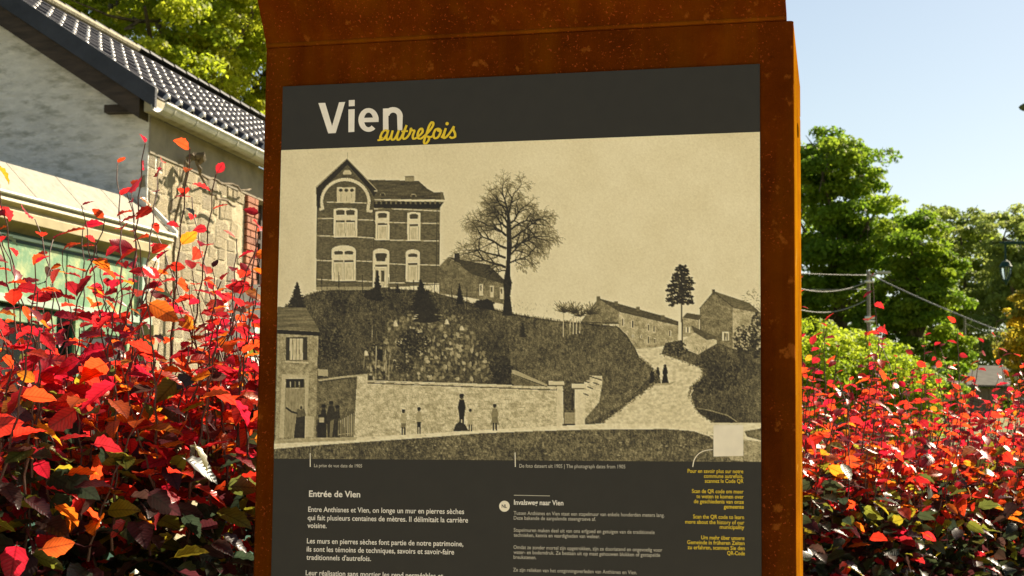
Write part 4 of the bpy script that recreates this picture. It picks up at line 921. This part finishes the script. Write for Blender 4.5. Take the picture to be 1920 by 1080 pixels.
    # road strip and foreground grass
    c.poly([(510, 830), (600, 822), (700, 818), (800, 812), (900, 806), (1045, 798), (1120, 794), (1430, 792), (1430, 830), (510, 850)], 0.77, rt*0.7)
    c.poly([(508, 842), (600, 834), (700, 827), (800, 820), (900, 812), (1000, 808), (1100, 805), (1250, 804), (1300, 808), (1330, 818), (1350, 835), (1430, 838), (1430, 872), (508, 872)], 0.36, grass*1.2+hst*0.1)
    c.poly([(1330, 815), (1380, 822), (1430, 828), (1430, 866), (1370, 862)], 0.58, grass); c.poly([(1395, 808), (1430, 802), (1430, 826), (1400, 818)], 0.45, grass)
    for i in range(1400):
        x = g.uniform(512, 1340); y = g.uniform(842-(x-512)*0.07 if x < 1000 else 808, 864)
        c.line([(x, y), (x+g.normal(0, 1.5), y-g.uniform(1, 3.5))], 0.7, g.choice([0.2, 0.25, 0.5, 0.58]), 0.4)
    for i in range(30):
        x = g.uniform(700, 1350); c.ell(x, g.uniform(815, 855), g.uniform(1.5, 4), 1.2, 0.62, None, 0.7, 0.2)
    # people
    def person(x, yt, yb, wdt, top, bot, skirt=False, leg=True):
        h = yb-yt; c.ell(x, yt+h*0.08, h*0.062, h*0.075, 0.30); c.ell(x, yt+h*0.045, h*0.07, h*0.05, 0.13)
        c.poly([(x-wdt*0.3, yt+h*0.17), (x+wdt*0.3, yt+h*0.17), (x+wdt*0.5, yt+h*0.40), (x+wdt*0.36, yt+h*0.56), (x-wdt*0.36, yt+h*0.56), (x-wdt*0.5, yt+h*0.40)], top, fine*.1)
        if skirt: c.poly([(x-wdt*0.3, yt+h*0.5), (x+wdt*0.3, yt+h*0.5), (x+wdt*0.62, yt+h*0.78), (x-wdt*0.62, yt+h*0.78)], top-0.05, fine*.1)
        c.poly([(x-wdt*0.36, yt+h*0.54), (x+wdt*0.36, yt+h*0.54), (x+wdt*0.30, yt+h*0.75), (x-wdt*0.30, yt+h*0.75)], bot if not skirt else top-0.05)
        for s_ in (-1, 1): c.line([(x+s_*wdt*0.17, yt+h*0.7), (x+s_*wdt*0.2, yb)], wdt*0.22, 0.13)
    person(757, 767, 815, 13, 0.62, 0.45); person(786, 763, 813, 11, 0.60, 0.16); person(882, 766, 808, 11, 0.66, 0.5, True); person(928, 757, 807, 14, 0.50, 0.4, True)
    person(866, 738, 802, 15, 0.12, 0.13)
    c.poly(Y2([(1080, 850), (1095, 810), (1115, 795), (1150, 810), (1172, 850)]), 0.20, fine*.15)
    c.poly(Y2([(150, 745), (200, 745), (198, 892), (132, 892)]), 0.20, fine*.1); c.poly(Y2([(150, 720), (195, 715), (205, 760), (150, 770)]), 0.38, fine*.1); c.ell(*Y2([(175, 708)])[0], 4.5, 5.5, 0.62); c.ell(*Y2([(176, 712)])[0], 2.5, 3.5, 0.3); c.line(Y2([(155, 745), (118, 735), (85, 710)]), 3.2, 0.18)
    for (x, y0, w) in ((290, 760, 42), (310, 700, 36), (355, 680, 50), (392, 705, 34)):
        c.poly(Y2([(x-w*.3, y0+20), (x+w*.3, y0+20), (x+w*.55, y0+70), (x+w*.4, 890), (x-w*.4, 890), (x-w*.55, y0+70)]), 0.17+g.uniform(-.03, .06), fine*.12); c.ell(*Y2([(x, y0+8)])[0], 4, 5, 0.26); c.ell(*Y2([(x, y0)])[0], 4.4, 3, 0.12)
    c.rect(*Y2([(282, 770)])[0], *Y2([(312, 798)])[0], 0.62); c.poly(Y2([(350, 790), (372, 780), (360, 885), (345, 885)]), 0.42)
    c.poly(Y2([(398, 780), (440, 740), (490, 720), (490, 875), (395, 880)]), 0.36, fine*.1)
    for i in range(9): x = 400+i*11; c.line(Y2([(x, 790-i*6), (x-3, 878)]), 1.0, 0.62)
    c.line(Y2([(398, 870), (490, 862)]), 1.2, 0.6); c.line(Y2([(440, 760), (475, 660), (450, 655)]), 1.2, 0.5)
    c.poly(Y2([(10, 905), (262, 890), (510, 885), (500, 905), (10, 925)]), 0.62, rt)
    # the print is crisp: local contrast, then grain and faint stains
    def blur(a, k):
        for ax in (0, 1):
            q = np.cumsum(np.concatenate([np.repeat(np.take(a, [0], ax), k+1, ax), a, np.repeat(np.take(a, [-1], ax), k, ax)], ax), ax)
            a = (np.take(q, range(2*k+1, q.shape[ax]), ax)-np.take(q, range(0, q.shape[ax]-2*k-1), ax))/(2*k+1)
        return a
    c.a = c.a+0.38*(c.a-blur(c.a, 3))+0.15*(c.a-blur(c.a, 12)); c.a = 0.46+(c.a-0.46)*1.08; c.a += f1*0.07*np.clip(1.2-c.a, 0.3, 1)
    c.a += c.noise(2)*0.05+c.noise(1.0 if False else 3)*0.04+c.noise(30)*0.02
    return np.clip(c.a, 0.05, 0.86)

img = draw_old_photo(); img = 0.25*(img[0::2, 0::2]+img[1::2, 0::2]+img[0::2, 1::2]+img[1::2, 1::2])
hh, ww = img.shape
stops_v = np.array([0.0, 0.15, 0.30, 0.45, 0.60, 0.78, 0.90])
stops_c = np.array([[14, 11, 7], [38, 33, 22], [75, 68, 46], [118, 108, 76], [162, 150, 112], [212, 199, 160], [238, 229, 196]])/255.0
rgb = np.stack([np.interp(img, stops_v, stops_c[:, i]) for i in range(3)], -1)
lin = np.where(rgb <= 0.04045, rgb/12.92, ((rgb+0.055)/1.055)**2.4)*PRINT_GAIN
ss = (np.arange(ww))/(ww-1)*PW; zz = ZP-(np.arange(hh))/(hh-1)*(ZP-ZB)
SS, ZG = np.meshgrid(ss, zz); o0 = np.array(panel.location)
V = (P0[None, None]+PE[None, None]*SS[..., None]+PN*0.0004)
V = V+np.stack([np.zeros_like(ZG), np.zeros_like(ZG), ZG], -1)-o0
ii = np.arange(hh*ww).reshape(hh, ww)
Fp = np.stack([ii[:-1, :-1], ii[1:, :-1], ii[1:, 1:], ii[:-1, 1:]], -1).reshape(-1, 4)
me = fast_mesh('printed_photograph', V.reshape(-1, 3), Fp, lin.reshape(-1, 3))
tag(obj_from_mesh('printed_photograph', me, board, M['print']), 'sepia photograph of a brick villa, bare tree and village road')

# ------------------------------------------------------------------ lettering
def text_flat(txt, bold):
    cu = bpy.data.curves.new('t', 'FONT'); cu.body = txt; cu.size = 1.0; cu.offset = bold; cu.resolution_u = 3; cu.fill_mode = 'FRONT'
    o = bpy.data.objects.new('t', cu); col.objects.link(o); bpy.context.view_layer.update()
    dg = bpy.context.evaluated_depsgraph_get(); me = bpy.data.meshes.new_from_object(o.evaluated_get(dg))
    V = np.array([v.co[:2] for v in me.vertices]); Fc = [tuple(p.vertices) for p in me.polygons]
    bpy.data.objects.remove(o); bpy.data.meshes.remove(me); bpy.data.curves.remove(cu); return V, Fc
def lettering(lines, mat, name='lettering', d=0.0006, bold=0.012, label=None):
    m_ = MB()
    for txt, x0, y0, x1, size in lines:
        V, Fc = text_flat(txt, bold); s0, z0 = pan(x0, y0); s1, _ = pan(x1, y0)
        lo, hi = V[:, 0].min(), V[:, 0].max(); kx = (s1-s0)/(hi-lo); ky = size
        m_.add([PP(s0+(x-lo)*kx, z0+y*ky, d) for x, y in V], Fc)
    o = m_.build(name, mat, board, fix=False)
    return o
q5 = lambda t, a, y, b, s: (t, 500+a/4.174, 860+y/4.174, 500+b/4.174, s)
q6 = lambda t, a, y, b, s: (t, 920+a/4.909, 860+y/4.909, 920+b/4.909, s)
q7 = lambda t, a, y, b, s: (t, 1240+a/3.6, 780+y/3.6, 1240+b/3.6, s)
E1 = 0.0118
lettering([q5('Entrée de Vien', 332, 297, 733, 0.0142)], M['ink_cream'], bold=0.022)
lettering([q5('Entre Anthisnes et Vien, on longe un mur en pierres sèches', 326, 415, 1546, E1), q5('qui fait plusieurs centaines de mètres. Il délimitait la carrière', 322, 480, 1577, E1), q5('voisine.', 320, 541, 470, E1)], M['ink_cream'])
lettering([q5('Les murs en pierres sèches font partie de notre patrimoine,', 316, 662, 1540, E1), q5('ils sont les témoins de techniques, savoirs et savoir-faire', 314, 726, 1468, E1), q5("traditionnels d'autrefois.", 312, 790, 818, E1)], M['ink_cream'])
lettering([q5('Leur réalisation sans mortier les rend perméables et', 306, 912, 1382, E1)], M['ink_cream'])
lettering([q5('La prise de vue date de 1905', 372, 66, 748, 0.0078)], M['ink_grey'], bold=0.008)
lettering([q6('De foto dateert uit 1905 | The photograph dates from 1905', 265, 82, 1240, 0.0083)], M['ink_grey'], bold=0.008)
lettering([q6('Invalsweg naar Vien', 215, 423, 670, 0.0112)], M['ink_cream'], bold=0.02)
E2 = 0.0083
lettering([q6('Tussen Anthisnes en Vien staat een stapelmuur van enkele honderden meters lang.', 213, 516, 1600, E2), q6('Deze bakende de aanpalende steengroeve af.', 213, 561, 968, E2)], M['ink_grey'], bold=0.006)
lettering([q6('Stapelmuren maken deel uit van ons erfgoed en getuigen van de traditionele', 213, 672, 1510, E2), q6('technieken, kennis en vaardigheden van weleer.', 213, 718, 1008, E2)], M['ink_grey'], bold=0.006)
lettering([q6('Omdat ze zonder mortel zijn opgetrokken, zijn ze doorlatend en ongevoelig voor', 211, 830, 1580, E2), q6('water- en bodemdruk. Ze bestaan uit op maat gehouwen blokken of gestapelde', 211, 876, 1560, E2), q6('breukstenen.', 211, 921, 420, E2)], M['ink_grey'], bold=0.006)
lettering([q6('Ze zijn relieken van het ontginningsverleden van Anthisnes en Vien.', 208, 1038, 1348, E2)], M['ink_grey'], bold=0.006)
E3 = 0.0086
lettering([q7('Pour en savoir plus sur notre', 178, 383, 553, E3), q7('commune autrefois,', 288, 417, 553, E3), q7('scannez le Code QR', 295, 450, 555, E3)], M['ink_yellow'], bold=0.008)
lettering([q7('Scan de QR code om meer', 207, 519, 555, E3), q7('te weten te komen over', 237, 554, 556, E3), q7('de geschiedenis van onze', 220, 588, 557, E3), q7('gemeente', 422, 624, 557, E3)], M['ink_yellow'], bold=0.008)
lettering([q7('Scan the QR code to learn', 215, 691, 558, E3), q7('more about the history of our', 162, 726, 560, E3), q7('municipality', 395, 761, 560, E3)], M['ink_yellow'], bold=0.008)
lettering([q7('Um mehr über unsere', 270, 832, 561, E3), q7('Gemeinde in früheren Zeiten', 175, 864, 562, E3), q7('zu erfahren, scannen Sie den', 178, 898, 563, E3), q7('QR-Code', 445, 938, 564, E3)], M['ink_yellow'], bold=0.008)
def title():
    m_ = MB(); c8_ = lambda p: pan(580+p[0]/6.4, 170+p[1]/6.4); d = [0.0005]
    def poly(P): d[0] += 0.00001; m_.add([PP(*c8_(p), d[0]) for p in P], [tuple(range(len(P)))])
    def ring(cx, cy, ro, ri, a0, a1, n=28):
        d[0] += 0.00001; V = []
        for t in np.linspace(math.radians(a0), math.radians(a1), n+1):
            for r_ in (ro, ri): V.append(PP(*c8_((cx+r_[0]*math.cos(t), cy-r_[1]*math.sin(t))), d[0]))
        m_.add(V, [(2*i, 2*i+2, 2*i+3, 2*i+1) for i in range(n)])
    poly([(110, 149), (192, 147), (274, 425), (228, 513)]); poly([(358, 140), (432, 136), (318, 509), (228, 513), (274, 425)])
    poly([(470, 226), (546, 222), (541, 495), (470, 499)]); poly([(475, 115), (546, 111), (546, 185), (475, 189)])
    ring(712, 352, (122, 143), (54, 88), 0, 312); poly([(640, 328), (833, 322), (833, 376), (640, 380)])
    poly([(885, 216), (948, 213), (952, 475), (885, 479)]); ring(1008, 306, (114, 108), (46, 42), 0, 176); poly([(1054, 300), (1122, 298), (1117, 474), (1060, 477)])
    return m_.build('title_lettering', M['ink_cream'], board, fix=False)
title()
# handwritten word as pen strokes
def catmull(P, n=6):
    P = [np.array(p, float) for p in P]; out = []; P = [2*P[0]-P[1]]+P+[2*P[-1]-P[-2]]
    for i in range(1, len(P)-2):
        for t in np.linspace(0, 1, n, endpoint=False):
            a, b, c_, d = P[i-1:i+3]; out.append(0.5*((2*b)+(-a+c_)*t+(2*a-5*b+4*c_-d)*t*t+(-a+3*b-3*c_+d)*t**3))
    out.append(P[-2]); return out
def strokes(lists, width, mat, name, conv, d0):
    m_ = MB(); d = d0
    for L in lists:
        pts = catmull(L) if len(L) > 2 else [np.array(p, float) for p in L]; Q = []
        for p in pts: s, z = pan(*conv(p)); Q.append(np.array([s, z]))
        for i in range(len(Q)-1):
            a, b = Q[i], Q[i+1]; t = b-a; L_ = np.hypot(*t)
            if L_ < 1e-6: continue
            t /= L_; n = np.array([-t[1], t[0]]); w = width*(0.85+0.35*abs(t[1]))/2; e = t*w*0.5
            m_.add([PP(*(a-n*w-e), d), PP(*(b-n*w+e), d), PP(*(b+n*w+e), d), PP(*(a+n*w-e), d)], [(0, 1, 2, 3)]); d += 2.5e-6
    return m_.build(name, mat, board, fix=False)
c8 = lambda p: (580+p[0]/6.4, 170+p[1]/6.4)
AUT = [[(825, 596), (850, 590), (870, 560)], [(945, 490), (915, 476), (880, 500), (855, 555), (862, 588), (895, 580), (930, 530), (950, 480)], [(950, 480), (930, 550), (935, 588), (960, 580), (985, 540), (1002, 486)],
       [(1002, 486), (985, 555), (995, 588), (1025, 580), (1055, 530), (1075, 482)], [(1075, 482), (1055, 555), (1065, 590), (1095, 575), (1135, 500), (1168, 420)], [(1168, 420), (1140, 500), (1125, 555), (1140, 580), (1175, 562), (1210, 510), (1222, 456)],
       [(1112, 490), (1182, 487)], [(1222, 456), (1236, 478), (1264, 484), (1246, 540), (1250, 576), (1280, 572), (1330, 535), (1362, 495), (1352, 458), (1322, 476), (1302, 530), (1312, 572), (1345, 575), (1385, 545)],
       [(1385, 545), (1440, 490), (1485, 425), (1490, 390), (1468, 384), (1440, 430), (1410, 520), (1382, 600), (1385, 634), (1412, 630), (1438, 590), (1438, 560), (1420, 552)], [(1430, 560), (1470, 555), (1500, 530)],
       [(1545, 458), (1515, 475), (1494, 530), (1508, 572), (1545, 562), (1575, 510), (1570, 468), (1545, 460), (1555, 485), (1592, 482)], [(1592, 562), (1612, 530), (1640, 460)], [(1640, 460), (1620, 530), (1618, 568), (1645, 560), (1690, 510), (1738, 436)],
       [(1738, 436), (1732, 470), (1752, 515), (1750, 555), (1715, 570), (1690, 556)], [(1715, 570), (1760, 552)]]
strokes(AUT, 0.0033, M['ink_yellow'], 'script_lettering', c8, 0.0009)
m_ = MB()
def disc(m_, x, y, rpx, d, n=20):
    s, z = pan(x, y); r_ = rpx/1130.0; m_.add([PP(s+r_*math.cos(w), z+r_*math.sin(w), d) for w in np.linspace(0, 2*math.pi, n, endpoint=False)], [tuple(range(n))])
disc(m_, 580+1655/6.4, 170+397/6.4, 3.2, 0.0009); m_.build('script_dot', M['ink_yellow'], board, fix=False)
m_ = MB(); disc(m_, 946, 949.2, 9.8, 0.0006, 28); m_.build('language_disc', M['ink_paper'], board, fix=False)
lettering([('NL', 941.0, 952.2, 950.6, 0.0078)], M['board'], 'lettering', 0.0009, 0.02)
strokes([[(582, 850), (582, 875)]], 0.0013, M['ink_paper'], 'tick_line', lambda p: p, 0.0008)
strokes([[(966, 849), (966.5, 875)]], 0.0013, M['ink_paper'], 'tick_line', lambda p: p, 0.0008)
strokes([[(964, 928.5), (1031, 929.8)]], 0.0012, M['ink_grey'], 'rule_line', lambda p: p, 0.0008)
strokes([[(1299, 875), (1302, 862), (1310, 851), (1322, 845), (1336, 843)]], 0.0013, M['ink_paper'], 'curved_line', lambda p: p, 0.0008)
m_ = MB(); m_.add([PP(*pan(x, y), 0.0012) for x, y in ((1338, 856), (1394, 855), (1394, 797), (1338, 797))], [(0, 1, 2, 3)]); m_.build('paper_patch', M['ink_paper'], board, fix=False)

# ------------------------------------------------------------------ copper beech hedge
def beech_leaf(i):
    r_ = random.Random(500+i); n = 9; V = []; Fc = []
    curl = r_.uniform(0.05, 0.30); fold = r_.uniform(0.05, 0.30); wv = r_.uniform(0.012, 0.03); W_ = r_.uniform(0.27, 0.35); tw = r_.uniform(-0.4, 0.4)
    for k_ in range(n):
        t = k_/(n-1); w = W_*math.sin(math.pi*min(1, t**0.86*0.985+0.01))**0.75
        w = max(w*(1.06-t)**0.18, 0.008)*(1+(0.07 if k_ % 2 else -0.05)); zc = -curl*t*t; pl = wv*(1 if k_ % 2 else -1); a = tw*t
        for s_ in (-1, 0, 1):
            x = s_*w; z_ = abs(s_)*w*fold*1.4+(pl if s_ else -pl*0.2)
            V.append((x*math.cos(a)-z_*math.sin(a), t, zc+x*math.sin(a)+z_*math.cos(a)))
    for k_ in range(n-1):
        for s_ in (0, 1): b = k_*3+s_; Fc.append((b, b+1, b+4, b+3))
    # stalk
    b = len(V); V += [(-0.012, -0.12, 0.01), (0.012, -0.12, 0.01), (0.012, 0.02, 0.0), (-0.012, 0.02, 0.0)]; Fc.append((b, b+1, b+2, b+3))
    return np.array(V), np.array(Fc)
LV = [beech_leaf(i) for i in range(8)]
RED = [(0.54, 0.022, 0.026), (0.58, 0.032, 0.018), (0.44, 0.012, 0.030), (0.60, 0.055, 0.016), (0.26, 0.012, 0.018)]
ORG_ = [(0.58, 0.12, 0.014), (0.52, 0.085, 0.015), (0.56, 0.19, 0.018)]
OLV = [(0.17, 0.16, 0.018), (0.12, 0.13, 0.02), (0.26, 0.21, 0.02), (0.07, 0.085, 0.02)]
DRK = [(0.030, 0.040, 0.018), (0.045, 0.022, 0.018), (0.022, 0.034, 0.020), (0.060, 0.014, 0.018)]  # near-black leaf tints that also carry the shade low in the hedge
def leaf_obj_mesh(i, c):
    V, Fc = LV[i]; g = np.random.default_rng(i); C = np.tile(np.array(c), (len(V), 1))*(0.92+0.16*g.random((len(V), 1)))
    me = fast_mesh('leaf', V, Fc, C, smooth=True, blade=V+np.array([0, 0, 7.3*i])); me.materials.append(M['leaf']); return me
LM = {('R', i, j): leaf_obj_mesh(i, RED[j]) for i in range(8) for j in range(len(RED))}
LM.update({('O', i, j): leaf_obj_mesh(i, ORG_[j]) for i in range(8) for j in range(len(ORG_))})
LM.update({('V', i, j): leaf_obj_mesh(i, OLV[j]) for i in range(8) for j in range(len(OLV))})
LM.update({('D', i, j): leaf_obj_mesh(i, DRK[j]) for i in range(8) for j in range(len(DRK))})
SETS = {'R': RED, 'O': ORG_, 'V': OLV, 'D': DRK}
def leaf_frame(g, d, tilt_up):
    """d: horizontal-ish direction of the midrib; blade roughly level, tilted"""
    y = np.array(d, float); y /= np.linalg.norm(y); up = np.array([0, 0, 1.0])+g.normal(0, tilt_up, 3)
    x = np.cross(y, up); x /= np.linalg.norm(x); z_ = np.cross(x, y); return x, y, z_
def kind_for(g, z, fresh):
    # new growth on the shoots is red, old foliage olive; dark tints lower down also paint in shade
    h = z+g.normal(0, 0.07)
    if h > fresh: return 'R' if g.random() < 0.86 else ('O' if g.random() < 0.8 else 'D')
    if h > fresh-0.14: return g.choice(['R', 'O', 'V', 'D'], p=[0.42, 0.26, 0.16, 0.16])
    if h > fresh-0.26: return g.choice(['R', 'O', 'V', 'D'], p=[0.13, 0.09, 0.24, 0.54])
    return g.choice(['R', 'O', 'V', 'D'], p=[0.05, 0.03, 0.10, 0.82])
HA0, HA1 = np.array([-0.98, 3.38]), np.array([1.95, 7.25]); HD = (HA1-HA0)/np.linalg.norm(HA1-HA0); HP = np.array([-HD[1], HD[0]])   # HP: away from the camera side
HL = float(np.linalg.norm(HA1-HA0))
def beech_bush(t, label, nshoot, nobj, nfill, seed, zb=1.80, fresh=1.70, tall=0.34, wl=0.36, lsize=0.062, group=None):
    g = np.random.default_rng(seed); c2 = HA0+HD*t; root = empty('beech_shrub', (c2[0], c2[1], 0), label, 'hedge shrub', group); ro = np.array(root.location)
    st = MB(); leaves = []
    # woody base stems
    for i in range(5):
        b0 = np.array([g.normal(0, .06), g.normal(0, .06), 0.0])+ro; e = ro+np.append(HD*g.uniform(-.25, .25)+HP*g.uniform(-.2, .2), 1.45)
        st.tube([b0, (b0+e)/2+g.normal(0, .04, 3), e], [0.016, 0.009, 0.004], 5, False)
    for i in range(nshoot):
        a = g.uniform(-wl, wl); b = g.uniform(-0.30, 0.30); z0 = g.uniform(zb-0.36, zb-0.12); h = zb-z0+tall*(g.random()**2.1)*(1.0-0.3*abs(b)/0.3)
        lean = np.append(HD*g.normal(0, .16)+HP*g.normal(0, .12), 1.0)
        p0 = ro+np.append(HD*a+HP*b, z0); bend = g.normal(0, 0.05, 3); n = max(4, int(h/0.030)); P = []
        for k_ in range(n+1):
            t_ = k_/n; P.append(p0+lean*h*t_+bend*t_*t_*h*2+np.array([0.0018*(-1)**k_, 0.0015*(-1)**k_, 0]))
        st.tube(P, list(np.linspace(0.0027, 0.0011, n+1)), 4, False)
        az = g.uniform(0, 2*math.pi)
        for k_ in range(1, n+1):
            if g.random() < 0.12: continue
            t_ = k_/n; w = az+(math.pi if k_ % 2 else 0)+g.normal(0, 0.5)
            d = np.array([math.cos(w), math.sin(w), g.normal(-0.10, 0.30)+ (0.7 if k_ == n else 0)]); s = lsize*g.uniform(0.65, 1.2)*(1.0-0.45*t_*t_)
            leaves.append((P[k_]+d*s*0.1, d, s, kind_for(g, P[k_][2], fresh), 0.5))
    nf0 = len(leaves)
    fill = []
    for i in range(nfill):
        a = g.uniform(-wl, wl)*1.05; b = g.uniform(-0.36, 0.36); z_ = 1.02+(zb-0.99)*g.random()**0.8
        if z_ > zb-0.14 and g.random() < 0.62: continue
        w = g.uniform(0, 2*math.pi); d = np.array([math.cos(w), math.sin(w), g.normal(-.25, .35)])
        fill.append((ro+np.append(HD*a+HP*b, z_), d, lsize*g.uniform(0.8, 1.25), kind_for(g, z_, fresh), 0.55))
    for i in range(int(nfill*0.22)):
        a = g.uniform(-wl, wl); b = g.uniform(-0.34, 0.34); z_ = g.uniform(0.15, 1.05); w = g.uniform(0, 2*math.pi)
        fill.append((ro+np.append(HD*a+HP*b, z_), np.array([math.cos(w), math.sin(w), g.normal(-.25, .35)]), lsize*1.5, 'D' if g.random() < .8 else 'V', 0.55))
    # the leaves that show largest (tallest, nearest) become single parts
    def rank(L): return -(L[0][2]*1.6-(np.append(L[0][:2]-c2, 0)[:2] @ HP)*1.0)
    leaves.sort(key=rank); single = leaves[:nobj]; rest = leaves[nobj:]+fill
    for P, d, s, kd, tl in single:
        x, y, z_ = leaf_frame(g, d, tl); j = int(g.integers(0, len(SETS[kd]))); s2 = s*g.uniform(0.95, 1.1)
        place('leaf', LM[(kd, int(g.integers(0, 8)), j)], root, P, x, y, z_, (s2, s2, s2))
    VV = []; FF = []; CC = []; BB = []; b_ = 0
    for P, d, s, kd, tl in rest:
        x, y, z_ = leaf_frame(g, d, tl); V, Fc = LV[int(g.integers(0, 8))]; S_ = SETS[kd]; c_ = np.array(S_[int(g.integers(0, len(S_)))])*g.uniform(0.85, 1.15)
        VV.append((P-ro)+s*(V[:, :1]*x+V[:, 1:2]*y+V[:, 2:]*z_)); FF.append(Fc+b_); CC.append(np.tile(c_, (len(V), 1))); BB.append(V+np.array([0, 0, g.uniform(0, 40)])); b_ += len(V)
    me = fast_mesh('foliage', np.concatenate(VV), np.concatenate(FF), np.concatenate(CC), smooth=True, blade=np.concatenate(BB))
    tag(obj_from_mesh('foliage', me, root, M['leaf']), kind='stuff')
    st.build('stems', M['twig'], root, fix=False)
    return root
BL = [(-0.35, 'red copper beech shrub in front of the dark annex doors', 26, 60, 900),
      (0.12, 'red copper beech shrub with tall shoots in front of the green shop front', 88, 295, 2100),
      (0.58, 'red copper beech shrub beside the left steel edge, in front of the stone facade', 88, 295, 2100),
      (1.15, 'red copper beech shrub behind the left half of the steel panel', 40, 40, 1200),
      (1.75, 'red copper beech shrub directly behind the middle of the steel panel', 36, 20, 900),
      (2.35, 'red copper beech shrub behind the right half of the steel panel', 40, 40, 1100),
      (2.90, 'red copper beech shrub just behind the sunlit steel edge', 66, 150, 2000),
      (3.42, 'red copper beech shrub in front of the lime green bush', 84, 290, 2300),
      (3.95, 'red copper beech shrub with tall shoots below the shorter utility pole', 84, 290, 2300),
      (4.48, 'red copper beech shrub in front of the wooden shed', 84, 290, 2300),
      (5.0, 'red copper beech shrub in front of the yellow maple', 70, 200, 2000),
      (5.55, 'red copper beech shrub at the far end of the hedge', 30, 40, 900)]
for i, (t, lab, ns, no, nf) in enumerate(BL):
    far = t > 2.6
    beech_bush(t, lab, ns, no, nf, 900+i, zb=1.79 if not far else 1.72, fresh=1.775 if not far else 1.71, tall=0.45 if not far else 0.47, lsize=0.060 if not far else 0.057, group='shrubs of the beech hedge')
